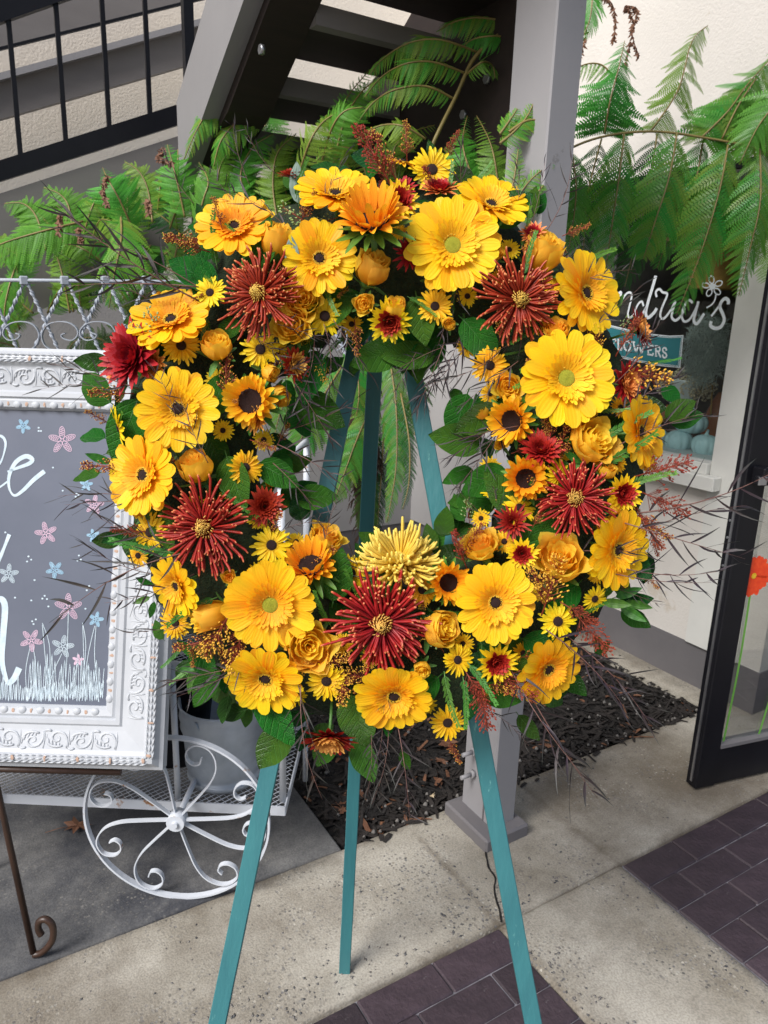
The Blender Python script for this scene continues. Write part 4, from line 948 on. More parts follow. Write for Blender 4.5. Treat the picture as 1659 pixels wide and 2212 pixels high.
# brown iron easel carrying the sign
cxm = -30
eb = thing('iron_easel', G(cxm, 2060, 0), 'brown wrought iron easel with a curled foot under the chalkboard', 'easel')
def brown(nm, pts, r):
    b = MB(); b.tube(pts, r, 8); return put(nm, b.mesh(nm, M_BROWNIRON), eb)
back = -sn * 0.035
foot = G(73, 2062, 0.007)
leg_top = sp(355 * kS + 30 * kS, HT * 0.9) + back
brown('leg', [leg_top, sp((355 - (0)) * kS + 0.04, 0, -0.035), foot + Vector((0, 0, 0.004))], 0.0075)
q = []
w1 = CR.copy(); w1.z = 0; w1.normalize()
for (a, z) in ((0, 0.0), (0.016, 0.004), (0.035, 0.022), (0.05, 0.05), (0.052, 0.085), (0.038, 0.103), (0.022, 0.096), (0.018, 0.075), (0.024, 0.058)): q.append(foot + w1 * a * 1.0 + Vector((0, 0, z)) + CF * 0.0)
b = MB(); b.tube(catmull(q, 4), 0.008, 8); put('scroll_foot', b.mesh('scroll_foot', M_BROWNIRON), eb)
foot2 = foot - w1 * 0.42
brown('leg', [leg_top - sx * 0.06, sp(WD / 2 + 0.2, 0, -0.035), foot2], 0.0075)
q = [foot2 - w1 * a for a in (0,)]
brown('rear_leg', [leg_top - sx * 0.03, G(cxm, 1880, 0.007)], 0.007)
brown('ledge_bar', [sp(0.10, -0.012, 0.0), sp(WD - 0.1, -0.012, 0.0)], 0.0075)
brown('cross_bar', [sp(0.28, 0.3, -0.035), sp(WD - .28, 0.3, -0.035)], 0.006)

# ================================================================== teal wooden easel
ZL = 1.135
apex = P(827, 440, ZL)
el = thing('wooden_easel', Vector((apex.x, apex.y, 0)), 'tall teal painted wooden tripod easel holding the flower wreath', 'easel')
def foot_of(u0, v0, u1, v1):
    a = P(u0, v0, ZL); c = P(u1, v1, ZL); d = c - a; t = (0 - a.z) / d.z; return a + d * t
def beam(nm, a, c, w_, t_, nrm):
    d = (c - a).normalized(); x = d.cross(nrm).normalized(); y = x.cross(d).normalized(); b = MB(); e = 0.0012
    sec = [(-w_ / 2 + e, -t_ / 2), (w_ / 2 - e, -t_ / 2), (w_ / 2, -t_ / 2 + e), (w_ / 2, t_ / 2 - e), (w_ / 2 - e, t_ / 2), (-w_ / 2 + e, t_ / 2), (-w_ / 2, t_ / 2 - e), (-w_ / 2, -t_ / 2 + e)]
    rows = []; n = 30
    for k in range(n + 1):
        p = a + (c - a) * k / n + x * random.uniform(-.0003, .0003); rows.append([p + x * sx_ + y * sy_ for sx_, sy_ in sec])
    b.grid(rows, 0, None, False, True); m_ = n * 8; b.face([k for k in range(8)][::-1]); b.face([m_ + k for k in range(8)])
    return put(nm, b.mesh(nm, M_TEAL), el)
LW, LT = 0.0262, 0.017
beam('leg', P(829 + 8, 420, ZL), foot_of(756, 770, 467, 2212), LW, LT, -CF)
beam('leg', P(829 - 8, 420, ZL), foot_of(900, 850, 1152, 2212), LW, LT, -CF)
rf = G(745, 2097, 0.0)
beam('rear_leg', P(829, 410, ZL + 0.03), rf, 0.026, LT, -CF)
b = MB(); b.tube([P(829, 470, ZL - 0.02), P(829, 470, ZL + 0.05)], 0.004, 8); put('bolt', b.mesh('bolt', M_SILVER), el)
beam('crosspiece', P(640, 1330, ZL - 0.017), P(1020, 1340, ZL - 0.017), 0.024, 0.014, -CF)
b = MB(); b.tube([P(760, 1560, ZL + .02), P(768, 1655, ZL), P(779, 1660, ZL - .005), P(780, 1620, ZL - .01)], 0.0011, 5); put('wire_hook', b.mesh('wire_hook', M_SILVER), el)

# ================================================================== ferns
def pinna_mesh(m, n=17, curl=0.16, wid=0.15, seed=0, name='leaflet'):
    rn = random.Random(seed); b = MB()
    def c(x): return Vector((x, 0.14 * x * x, -curl * x * x))
    for k in range(n):
        x = 0.03 + 0.95 * k / n; l = wid * (1 - (k / n) ** 2.2) * rn.uniform(0.88, 1.08) + 0.012; hw = 0.5 * 0.95 / n * 0.66
        for s in (-1, 1):
            d = Vector((0.42, s * 0.9, -0.12)); p = c(x); q = c(x + hw * 2)
            pts = [p, p + d * l * 0.6 + Vector((-hw * .1, 0, 0)), p + d * l + Vector((hw * .6, 0, -0.01)), q + d * l * 0.55, q]
            i = [b.vert(v_, 0.2 + 0.8 * k / n) for v_ in pts]; b.face(i if s > 0 else i[::-1])
    for k in range(4): pass
    b.ribbon([c(t / 6) + Vector((0, 0, 0.004)) for t in range(7)], Vector((0, 0, 1)), [0.022 * (1 - t / 8) for t in range(7)], 0)
    return b, name, m
PIN = {}
def pinna_variants(m):
    if m.name not in PIN:
        L_ = []
        for k in range(4):
            b, nm, _ = pinna_mesh(m, 16, [0.16, 0.28, 0.22, 0.38][k], 0.135 if m is M_FERND else 0.105, k); L_.append((b, b.mesh(nm, m)))
        PIN[m.name] = L_
    return PIN[m.name]
FERN_BUDGET = {}
def frond(plant, pts, half, m, n=26, face=None, fwd=0.45, indiv=False, droop=0.35, name='frond', gaps=0.0, dens=1.6, grav=0.25):
    """pts (u, v, depth) base to tip; half = half width in pixels"""
    w3 = [P(*p) for p in pts]; path = catmull(w3, 6); L_ = len(path) - 1
    kz = pts[0][2] / F_PX; b = MB()
    r0 = 0.0032
    b.tube(path, [r0 * (1 - 0.75 * i / L_) + 0.0004 for i in range(L_ + 1)], 5)
    nf = (face or (-CF + Vector((0, 0, 0.5)))).normalized(); todo = []
    jb = MB(); V = pinna_variants(m)
    n = int(n * dens)
    for k in range(n):
        t = 0.06 + 0.94 * k / n; f = t * L_; i = min(int(f), L_ - 1); p = path[i].lerp(path[i + 1], f - i)
        T = (path[min(i + 2, L_)] - path[max(i - 1, 0)]).normalized()
        Nn = (nf - T * nf.dot(T)).normalized(); Sd = T.cross(Nn)
        ln = half * kz * 1.12 * (0.50 + 0.5 * min(1, t / 0.3)) * (1 - max(0, t - 0.35) / 0.65) ** 0.75 + 0.006
        for s in (-1, 1):
            if random.random() < gaps: continue
            fw = fwd + 0.5 * t + random.uniform(-.12, .12)
            D = (Sd * s + T * fw - Nn * droop * random.uniform(0.3, 1.4) + Vector((0, 0, -grav * random.uniform(.5, 1.4)))).normalized(); Z = (Nn - D * Nn.dot(D)).normalized(); Yv = Z.cross(D) * (1 if (Z.cross(D)).dot(T) > 0 else -1)
            Zv = D.cross(Yv); 
            if Zv.dot(Nn) < 0: Zv = -Zv
            l2 = ln * random.uniform(0.9, 1.08)
            M = Matrix(((D.x * l2, Yv.x * l2, Zv.x * l2, p.x), (D.y * l2, Yv.y * l2, Zv.y * l2, p.y), (D.z * l2, Yv.z * l2, Zv.z * l2, p.z), (0, 0, 0, 1)))
            todo.append(M)
    cnt = FERN_BUDGET.get(plant.name, 0)
    fo = put(name, b.mesh(name, M_RACHIS), plant)
    if indiv and cnt + len(todo) <= 300:
        FERN_BUDGET[plant.name] = cnt + len(todo)
        for q, M in enumerate(todo): sub('leaflet', V[random.randrange(4)][1], fo, M)
    else:
        for q, M in enumerate(todo):
            src = V[random.randrange(4)][0]; base = len(jb.v)
            for vv, aa in zip(src.v, src.a): jb.vert(M @ Vector(vv), aa)
            for ff in src.f: jb.face([base + x for x in ff], 0)
        sub('leaflets', jb.mesh('leaflets', m), fo, kind='stuff')
    return fo
random.seed(11)
# --- in front of the shop window
z = 2.45
F1 = thing('fern', P(1209, 333, z), 'big green tree fern frond hanging in front of the shop window', 'fern')
b = MB(); b.tube(catmull([P(1150, 380, 2.4), P(1209, 333, z), P(1296, 297, z), P(1406, 284, z), P(1519, 297, z), P(1639, 323, z), P(1740, 370, z)], 6), 0.0040, 7); put('stalk', b.mesh('stalk', M_RACHIS), F1)
dn_ = (-CF + Vector((0, 0, 0.25)))
for pts, h, m, n, ind, g in (
    ([(1463, 287, z - .03), (1446, 383, z - .08), (1412, 490, z - .08), (1390, 560, z - .04)], 80, M_FERND, 25, True, 0),
    ([(1573, 313, z - .03), (1555, 410, z - .09), (1515, 545, z - .10), (1462, 680, z - .06)], 80, M_FERND, 27, True, 0),
    ([(1349, 290, z - .03), (1338, 383, z - .06), (1322, 490, z - .05), (1306, 600, z)], 66, M_FERND, 25, True, 0),
    ([(1642, 325, z - .05), (1643, 433, z - .12), (1622, 533, z - .12), (1596, 640, z - .08)], 66, M_FERND, 25, True, 0),
    ([(1516, 297, z), (1573, 240, z - .02), (1623, 173, z - .02), (1720, 70, z)], 96, M_FERND, 28, True, 0),
    ([(1306, 290, z), (1318, 220, z - .04), (1336, 150, z - .04), (1350, 88, z)], 74, M_FERND, 26, True, 0),
    ([(1235, 325, z), (1245, 400, z - .03), (1240, 470, z - .02), (1228, 545, z)], 62, M_FERND, 20, False, 0),
    ([(1406, 283, z), (1465, 195, z), (1495, 90, z + .03), (1530, 55, z + .05)], 56, M_FERND, 26, False, 0.08),
    ([(1345, 190, z), (1300, 140, z), (1250, 145, z), (1228, 180, z)], 26, M_FERN, 14, False, 0),
    ([(1740, 330, z), (1700, 430, z - .1), (1680, 540, z - .1), (1655, 610, z - .1)], 60, M_FERND, 20, False, 0),
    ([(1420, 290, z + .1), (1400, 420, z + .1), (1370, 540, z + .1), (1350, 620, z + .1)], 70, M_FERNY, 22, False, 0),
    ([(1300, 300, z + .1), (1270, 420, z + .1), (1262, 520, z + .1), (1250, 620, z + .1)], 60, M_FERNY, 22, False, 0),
    ([(1520, 300, z + .08), (1500, 400, z + .1), (1450, 500, z + .1), (1420, 580, z + .1)], 60, M_FERND, 22, False, 0),
    ([(1640, 330, z + .05), (1700, 260, z), (1760, 200, z)], 70, M_FERND, 20, False, 0),
    ([(1740, 150, z - .1), (1690, 210, z - .1), (1640, 270, z - .1), (1600, 350, z - .1)], 70, M_FERND, 24, False, 0),
    ([(1560, 300, z), (1600, 220, z - .03), (1660, 140, z), (1740, 90, z)], 70, M_FERND, 24, False, 0)):
    frond(F1, pts, h * 1.22, m, n, dn_, 0.15, ind, 0.5, gaps=g, dens=1.15, grav=0.75 if pts[1][1] < pts[0][1] else 0.3)
def dead_strand(plant, pts):
    path = catmull([P(*p) for p in pts], 6); b = MB(); b.tube(path, 0.0018, 4)
    for p in path:
        for k in range(7):
            d = Vector((random.uniform(-1, 1), random.uniform(-1, 1), random.uniform(-1.6, .2))) * 0.012; b.ribbon([p, p + d * .6 + Vector((0, 0, -.002)), p + d], -CF, [0.004, 0.006, 0.001])
    put('withered_leaflet', b.mesh('withered_leaflet', M_DEAD), plant)
F2 = thing('fern', P(1270, -40, 2.6), 'yellowing fern tip with withered brown strands at the top beside the post', 'fern')
frond(F2, [(1275, -80, 2.6), (1280, -20, 2.58), (1275, 40, 2.58), (1255, 88, 2.6)], 42, M_FERN, 18, dn_, 0.3)
for q in ([(1262, 20, 2.6), (1266, 80, 2.6), (1250, 130, 2.6), (1242, 195, 2.6)], [(1300, -10, 2.6), (1322, 8, 2.6), (1330, 45, 2.6), (1326, 88, 2.6)], [(1352, 12, 2.6), (1378, 22, 2.6), (1366, 70, 2.6), (1380, 122, 2.6)], [(1362, 90, 2.6), (1352, 140, 2.6)], [(1352, 14, 2.6), (1362, 30, 2.6), (1370, 60, 2.6)]): dead_strand(F2, q)

# --- rising in front of the stairs
F3 = thing('fern', P(933, 330, 1.98), 'light green fern arching up in front of the dark stair treads', 'fern')
z = 1.98
b = MB(); b.tube(catmull([P(900, 420, z + .1), P(933, 317, z), P(986, 207, z), P(1020, 133, z), P(1060, 90, z), P(1100, 60, z)], 6), 0.0055, 7); put('stalk', b.mesh('stalk', M_RACHIS), F3)
up_ = (-CF + Vector((0, 0, 0.3)))
for pts, h, m, n, ind in (
    ([(1030, 112, z), (953, 86, z - .05), (886, 92, z - .05), (830, 125, z), (800, 160, z)], 42, M_FERN, 26, True),
    ([(1006, 158, z), (936, 134, z - .05), (876, 138, z - .06), (826, 165, z), (788, 210, z)], 44, M_FERN, 26, True),
    ([(980, 213, z), (920, 186, z - .04), (853, 194, z - .04), (806, 222, z), (776, 262, z)], 36, M_FERN, 24, True),
    ([(1090, 45, z), (1030, 38, z), (980, 48, z), (950, 66, z)], 40, M_FERN, 18, True),
    ([(1010, 160, z), (1040, 135, z - .04), (1063, 140, z), (1070, 168, z)], 26, M_FERN, 14, True),
    ([(920, 300, z), (870, 272, z - .03), (820, 272, z), (772, 300, z)], 36, M_FERN, 20, True),
    ([(1100, 80, z), (1060, 78, z - .02), (1020, 86, z), (990, 110, z + .02)], 34, M_FERN, 16, False),
    ([(690, 370, z + .1), (716, 280, z), (745, 240, z - .03), (785, 232, z - .03)], 42, M_FERN, 18, False),
    ([(640, 400, z + .1), (668, 310, z), (700, 262, z), (742, 238, z)], 44, M_FERN, 18, False),
    ([(720, 360, z + .15), (745, 260, z + .1), (785, 195, z + .1), (830, 165, z + .1)], 46, M_FERN, 20, False),
    ([(760, 380, z + .2), (735, 290, z + .15), (745, 220, z + .15), (800, 150, z + .15)], 46, M_FERN, 20, False),
    ([(860, 400, z + .2), (850, 330, z + .15), (880, 290, z + .15), (940, 270, z + .15)], 40, M_FERN, 16, False),
    ([(800, 400, z + .2), (770, 330, z + .15), (720, 320, z + .1), (680, 350, z + .1)], 40, M_FERN, 16, False),
    ([(1060, 470, z), (1020, 380, z - .05), (1000, 310, z - .05), (1010, 250, z)], 52, M_FERN, 22, False),
    ([(1075, 480, z), (1075, 390, z - .05), (1060, 310, z - .05), (1030, 250, z)], 46, M_FERN, 22, False),
    ([(980, 480, z + .1), (960, 400, z), (975, 330, z), (1010, 280, z)], 46, M_FERN, 20, False),
    ([(1060, 520, z), (1000, 440, z), (960, 380, z), (950, 330, z)], 50, M_FERN, 20, False)):
    frond(F3, pts, h, m, n, up_, 0.35, ind, 0.35)
F3b = thing('fern', P(1090, 300, 1.75), 'small light green fern tips poking out over the edge of the grey post', 'fern')
zz = 1.72
for pts, h in (([(1080, 310, zz), (1110, 285, zz), (1140, 250, zz), (1160, 205, zz)], 30), ([(1100, 285, zz), (1135, 262, zz), (1165, 262, zz), (1180, 290, zz)], 30), ([(1080, 290, zz), (1100, 262, zz), (1118, 235, zz)], 22),
               ([(1070, 520, zz), (1110, 440, zz), (1150, 385, zz), (1195, 352, zz)], 36), ([(1080, 470, zz), (1105, 410, zz), (1115, 360, zz), (1120, 322, zz)], 30), ([(1120, 480, zz), (1150, 430, zz), (1175, 400, zz)], 26)):
    frond(F3b, pts, h, M_FERN, 16, up_, 0.5, True, 0.2)

# --- bank of fern at the left
F4 = thing('fern', P(300, 560, 2.4), 'bank of bright green fern fronds below the grey stair side at left', 'fern')
z = 2.3
for pts, h, m, n, ind in (
    ([(575, 190, z), (500, 205, z - .05), (440, 255, z - .08), (398, 345, z - .05)], 54, M_FERN, 28, True),
    ([(590, 235, z), (530, 250, z - .05), (480, 300, z - .07), (462, 360, z - .05)], 48, M_FERN, 24, True),
    ([(262, 470, z - .1), (262, 520, z - .2), (248, 590, z - .2), (236, 665, z - .15)], 76, M_FERN, 26, True),
    ([(290, 500, z), (258, 430, z - .05), (235, 390, z - .05), (222, 362, z)], 60, M_FERN, 22, True),
    ([(180, 478, z - .1), (90, 500, z - .15), (0, 528, z - .15), (-80, 570, z - .1)], 66, M_FERN, 30, True),
    ([(400, 470, z), (385, 400, z - .03), (372, 350, z - .03), (362, 312, z)], 52, M_FERN, 20, True),
    ([(330, 480, z), (320, 410, z), (300, 370, z), (270, 350, z)], 46, M_FERN, 18, False),
    ([(160, 520, z), (150, 450, z), (130, 420, z), (95, 405, z)], 50, M_FERN, 18, False),
    ([(100, 540, z), (80, 470, z), (50, 440, z), (10, 440, z)], 50, M_FERN, 18, False),
    ([(480, 470, z), (470, 400, z), (480, 350, z), (510, 310, z)], 50, M_FERN, 20, False),
    ([(540, 440, z), (520, 380, z), (545, 320, z), (590, 290, z)], 50, M_FERN, 20, False),
    ([(420, 500, z), (440, 430, z - .05), (450, 390, z - .05), (430, 350, z)], 50, M_FERND, 20, False),
    ([(600, 480, z), (590, 400, z), (600, 330, z), (640, 290, z)], 50, M_FERN, 20, False),
    ([(560, 520, z), (540, 450, z), (500, 420, z), (450, 410, z)], 50, M_FERND, 20, False),
    ([(40, 560, z - .1), (20, 620, z - .12), (10, 680, z - .12), (22, 740, z - .1)], 40, M_FERN, 18, False)):
    frond(F4, pts, h, m, n, up_, 0.45, ind, 0.35)
for k in range(52):
    u = random.uniform(-60, 640); line = 620 - 0.40 * u
    v = line + random.uniform(-60, 130); a = random.uniform(-2.6, -0.5); L_ = random.uniform(90, 170); zq = 2.42 + random.uniform(0, 0.28)
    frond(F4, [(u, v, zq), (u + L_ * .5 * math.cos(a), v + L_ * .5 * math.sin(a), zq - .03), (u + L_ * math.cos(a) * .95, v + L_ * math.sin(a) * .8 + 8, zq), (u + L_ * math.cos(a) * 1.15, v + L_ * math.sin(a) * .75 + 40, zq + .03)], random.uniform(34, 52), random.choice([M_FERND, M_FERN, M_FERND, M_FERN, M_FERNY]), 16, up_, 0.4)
for k in range(34):
    u = random.uniform(640, 1080); v = random.uniform(380, 540); a = random.uniform(-2.6, -0.5); L_ = random.uniform(90, 150); zq = 2.36 + random.uniform(0, 0.2)
    frond(F3, [(u, v, zq), (u + L_ * .5 * math.cos(a), v + L_ * .5 * math.sin(a), zq - .03), (u + L_ * math.cos(a), v + L_ * math.sin(a) * .8 + 10, zq), (u + L_ * math.cos(a) * 1.15, v + L_ * math.sin(a) * .75 + 35, zq + .03)], random.uniform(34, 50), random.choice([M_FERND, M_FERN, M_FERNY]), 16, up_, 0.4)
for k in range(20):
    u = random.uniform(-20, 420); v = random.uniform(600, 780); a = random.uniform(-0.4, 3.5); L_ = random.uniform(80, 140); zq = 2.7 + random.uniform(0, 0.4)
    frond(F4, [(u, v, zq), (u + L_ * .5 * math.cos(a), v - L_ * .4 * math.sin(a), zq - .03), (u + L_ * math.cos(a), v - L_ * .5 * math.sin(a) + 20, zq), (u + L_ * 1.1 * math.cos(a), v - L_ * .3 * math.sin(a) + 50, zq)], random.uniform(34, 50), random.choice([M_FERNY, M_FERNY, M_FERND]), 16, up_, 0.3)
for q in ([(232, 380, 2.2), (222, 410, 2.2), (232, 440, 2.2)], [(352, 318, 2.2), (344, 338, 2.2), (372, 350, 2.2)], [(130, 460, 2.1), (126, 500, 2.1)], [(170, 492, 2.1), (176, 520, 2.1)], [(318, 430, 2.1), (322, 455, 2.1)]): dead_strand(F4, q)
# --- trunk and low fronds seen through the wreath
tb = G(800, 1210, -0.03); F5 = thing('fern', tb, 'tree fern with fibrous brown trunk and fronds hanging behind the wreath opening', 'fern')
b = MB(); tp = [tb, P(790, 1050, 2.75), P(782, 900, 2.7), P(790, 700, 2.6), P(800, 560, 2.5)]
pth = catmull(tp, 8); b.tube(pth, [0.05 + random.uniform(-.008, .010) for _ in pth], 12)
for p in pth:
    for k in range(26):
        a = random.uniform(0, 6.28); s_ = Vector((math.cos(a), math.sin(a), 0)) * 0.05; b.ribbon([p + s_, p + s_ * 1.35 + Vector((0, 0, -.02)), p + s_ * 1.5 + Vector((0, 0, -.05))], -CF, [0.004, .003, .001])
put('trunk', b.mesh('trunk', M_TRUNK), F5)
for pts, h, m, n, ind in (
    ([(812, 860, 2.5), (775, 940, 2.42), (745, 1020, 2.4), (722, 1085, 2.4)], 62, M_FERND, 22, True),
    ([(840, 760, 2.5), (856, 880, 2.45), (856, 1010, 2.4), (836, 1130, 2.4)], 48, M_FERND, 30, True),
    ([(750, 740, 2.5), (770, 800, 2.42), (776, 850, 2.4), (770, 900, 2.4)], 44, M_FERND, 18, True),
    ([(740, 790, 2.5), (690, 870, 2.42), (650, 950, 2.4), (628, 1010, 2.4)], 70, M_FERND, 24, True),
    ([(866, 850, 2.45), (884, 950, 2.4), (884, 1040, 2.4), (870, 1100, 2.4)], 26, M_FERNY, 22, True),
    ([(860, 770, 2.45), (900, 830, 2.4), (905, 890, 2.4), (895, 940, 2.4)], 44, M_FERNY, 18, False),
    ([(800, 1000, 2.5), (790, 1080, 2.5), (800, 1150, 2.5), (820, 1200, 2.5)], 42, M_FERNY, 18, False),
    ([(700, 780, 2.6), (650, 820, 2.55), (610, 880, 2.5), (590, 960, 2.5)], 60, M_FERND, 20, False),
    ([(830, 900, 2.6), (826, 1000, 2.6), (820, 1080, 2.6), (812, 1180, 2.6)], 40, M_FERNY, 22, False)):
    frond(F5, pts, h, m, n, dn_, 0.4, ind, 0.45)

# ================================================================== the wreath
random.seed(23)
WU, WV, WR, TR = 828.0, 985.0, 418.0, 215.0
Wc = P(WU, WV, 1.10)
WT = thing('flower_wreath', Wc, 'round wreath of yellow gerberas, rust spider mums, roses and sunflowers on the easel', 'wreath')
TW = Matrix.Translation(-Wc)
def rho(u, v): return math.hypot(u - WU, (v - WV) * 0.97)
def tube_s(u, v): return (rho(u, v) - WR) / TR
def depth(u, v, lift=0.0):
    s = max(-1.0, min(1.0, tube_s(u, v))); return 1.095 - 0.095 * math.sqrt(1 - s * s * 0.92) - lift
def FM(u, v, R, dirdeg, tilt, zc=None, roll=None):
    zc = depth(u, v) if zc is None else zc
    d, t = math.radians(dirdeg), math.radians(tilt)
    n = (-CF * math.cos(t) + (CR * math.cos(d) + CU * math.sin(d)) * math.sin(t)).normalized()
    x = n.orthogonal().normalized(); y = n.cross(x); a = random.uniform(0, 6.28) if roll is None else roll
    x2 = x * math.cos(a) + y * math.sin(a); y2 = n.cross(x2); p = P(u, v, zc); k = R * zc / F_PX
    return TW @ Matrix(((x2.x * k, y2.x * k, n.x * k, p.x), (x2.y * k, y2.y * k, n.y * k, p.y), (x2.z * k, y2.z * k, n.z * k, p.z), (0, 0, 0, 1)))
def natural(u, v, k=38):
    """outward facing on the tube: direction and tilt"""
    s = max(-1.1, min(1.1, tube_s(u, v))); a = math.degrees(math.atan2(-(v - WV), u - WU)); return (a if s > 0 else a + 180), abs(s) * k + random.uniform(-4, 6)
def wput(name, me, M, label=None): return put(name, me, WT, M, label=label)

def petal(b, ang, r0, r1, hw, z0, rise, curl, m=0, n=6, point=0.0, cup=0.25, dz=0.0, tw=0.0, att=(0, 1), wpos=0.74):
    ca, sa = math.cos(ang), math.sin(ang); rows = []; at = []
    for i in range(n + 1):
        t = 1 - (1 - i / n) ** 1.7; r = r0 + (r1 - r0) * t
        w = hw * (0.42 + 0.58 * math.sin(min(1.0, t / wpos) * math.pi / 2)) if t < wpos else hw * math.sqrt(max(0.0, 1 - ((t - wpos) / (1 - wpos + 0.0)) ** (2.6 - 1.5 * point))) 
        w = max(w, hw * 0.30 * (1 - point) if i == n else 0.004)
        z = z0 + rise * t - curl * t * t + dz
        row = []
        for s in (-1, -0.5, 0, 0.5, 1):
            zz_ = z + cup * w * (s * s) - 0.10 * w * (1 - abs(abs(s) - 0.5) * 2) + tw * s * w
            row.append((r * ca - s * w * sa, r * sa + s * w * ca, zz_))
        rows.append(row); at.append(att[0] + (att[1] - att[0]) * t)
    b.grid(rows, m, at, True)

# -- gerbera: petals are sub-parts; four shapes
GPET = []
for k in range(5):
    b = MB(); petal(b, 0, 0.10, [1.0, 0.97, 1.03, 0.94, 1.0][k], [0.118, 0.108, 0.125, 0.112, 0.120][k], 0, [0.30, 0.26, 0.34, 0.28, 0.36][k], [0.12, 0.06, 0.16, 0.14, 0.20][k], n=9, tw=[0, .12, -.1, .08, -.12][k], cup=[.1, .02, .15, .08, .0][k]); GPET.append(b.mesh('gerbera_petal', M_YEL))
def gerb_inner(green, seed):
    rn = random.Random(seed); b = MB()
    for i in range(17): petal(b, 2 * math.pi * (i + 0.5 + rn.uniform(-.2, .2)) / 17, 0.10, rn.uniform(0.93, 1.0), 0.135, 0.012, 0.31, 0.12 + rn.uniform(-.03, .03), 0, 9, cup=.06, tw=rn.uniform(-.1, .1))
    for i in range(34): petal(b, 2 * math.pi * (i + rn.uniform(-.3, .3)) / 34, 0.10, rn.uniform(0.42, 0.58), 0.046, 0.034, 0.30, 0.06, 0, 6, cup=.1, tw=rn.uniform(-.1, .1))
    for i in range(34): petal(b, 2 * math.pi * (i + rn.uniform(-.3, .3)) / 34, 0.12, rn.uniform(0.40, 0.56), 0.042, 0.07, 0.24, 0.02, 1, 3, cup=.2)
    for i in range(44): petal(b, 2 * math.pi * i / 44 + rn.uniform(-.05, .05), 0.15, rn.uniform(0.30, 0.38), 0.026, 0.085, 0.14, 0.0, 1, 3, cup=.2)
    return b.mesh('inner_petals', [M_YEL, M_YELIN])
GIN = [gerb_inner(False, s) for s in (1, 2, 3)]
def gerb_eye(green):
    rn = random.Random(5); b = MB(); R_ = 0.185 if green else 0.125
    b.lathe([(0.001, 0.13), (R_ * .5, 0.128), (R_ * .85, 0.115), (R_, 0.09), (R_ * 1.02, 0.05)], 20, 0)
    for k in range(230 if green else 150):
        a = k * 2.39996; q = math.sqrt(k / (230 if green else 150)) * R_; b.ball((q * math.cos(a), q * math.sin(a), 0.128 - 0.03 * (q / R_) ** 2), 0.012 if green else 0.009, 0)
    for ring, (rad, num, rs) in enumerate(((R_ * 1.12, 34, .015), (R_ * 1.32, 40, .015), (R_ * 1.52, 46, .014), (R_ * 1.75, 50, .012)) if green else ((R_ * 1.12, 34, .014), (R_ * 1.32, 40, .013), (R_ * 1.5, 40, .009))):
        for i in range(num):
            a = 2 * math.pi * i / num + rn.uniform(-.06, .06); r = rad * rn.uniform(.96, 1.04); b.tube([(r * math.cos(a), r * math.sin(a), 0.07), (r * 1.02 * math.cos(a), r * 1.02 * math.sin(a), 0.135 + rn.uniform(-.012, .012))], [rs * .7, rs], 4, 1 if ring or green else (0 if rn.random() < .45 else 1))
    # calyx and stem behind
    b.lathe([(0.02, -0.30), (0.05, -0.2), (0.16, -0.08), (0.22, 0.0)], 14, 2); b.tube([(0, 0, -0.2), (0.02, 0, -0.9)], 0.045, 6, 2)
    return b.mesh('gerbera_daisy', [M_DISCG if green else M_DISC, M_STAMEN, M_STEM])
EYE = {True: gerb_eye(True), False: gerb_eye(False)}
GERB = [ # eye u, v, radius, direction and tilt of the face, green heart
 (508, 494, 82, 100, 34, 0), (726, 424, 84, 86, 54, 0), (690, 560, 77, 350, 14, 0), (977, 533, 100, 0, 6, 1), (1060, 446, 78, 72, 48, 0), (373, 696, 88, 104, 52, 0), (386, 884, 86, 320, 12, 0),
 (315, 1027, 86, 172, 36, 0), (1261, 636, 88, 8, 50, 0), (1221, 819, 102, 0, 8, 1), (1379, 933, 76, 0, 58, 0), (1329, 1186, 84, 345, 46, 0), (1069, 1301, 86, 0, 6, 0), (1181, 1443, 76, 325, 44, 0),
 (852, 1500, 82, 262, 38, 0), (576, 1462, 84, 255, 40, 0), (585, 1305, 95, 300, 12, 1), (385, 1264, 66, 205, 55, 0)]
for gi, (u, v, R, d, t, g) in enumerate(GERB):
    t *= 0.66; R *= 1.05; M = FM(u, v, R, d, t, depth(u, v, 0.014)); fo = wput('gerbera_daisy', EYE[bool(g)], M)
    si = sub('inner_petals', GIN[gi % 3], fo, Matrix.Rotation(random.uniform(0, 6), 4, 'Z')); si['kind'] = 'stuff'
    n = 16 if gi in (3, 9) else 17
    if gi == 16: n = 17
    if gi == 17: n = 14
    if gi == 14: n = 17
    for k in range(n):
        a = 2 * math.pi * (k + random.uniform(-.16, .16)) / n
        sub('gerbera_petal', random.choice(GPET), fo, Matrix.Rotation(a, 4, 'Z') @ Matrix.Rotation(random.gauss(0, .075), 4, 'Y') @ Matrix.Rotation(random.gauss(0, .10), 4, 'X') @ Matrix.Diagonal((random.uniform(.96, 1.03), random.uniform(1.25, 1.45), 1, 1)))
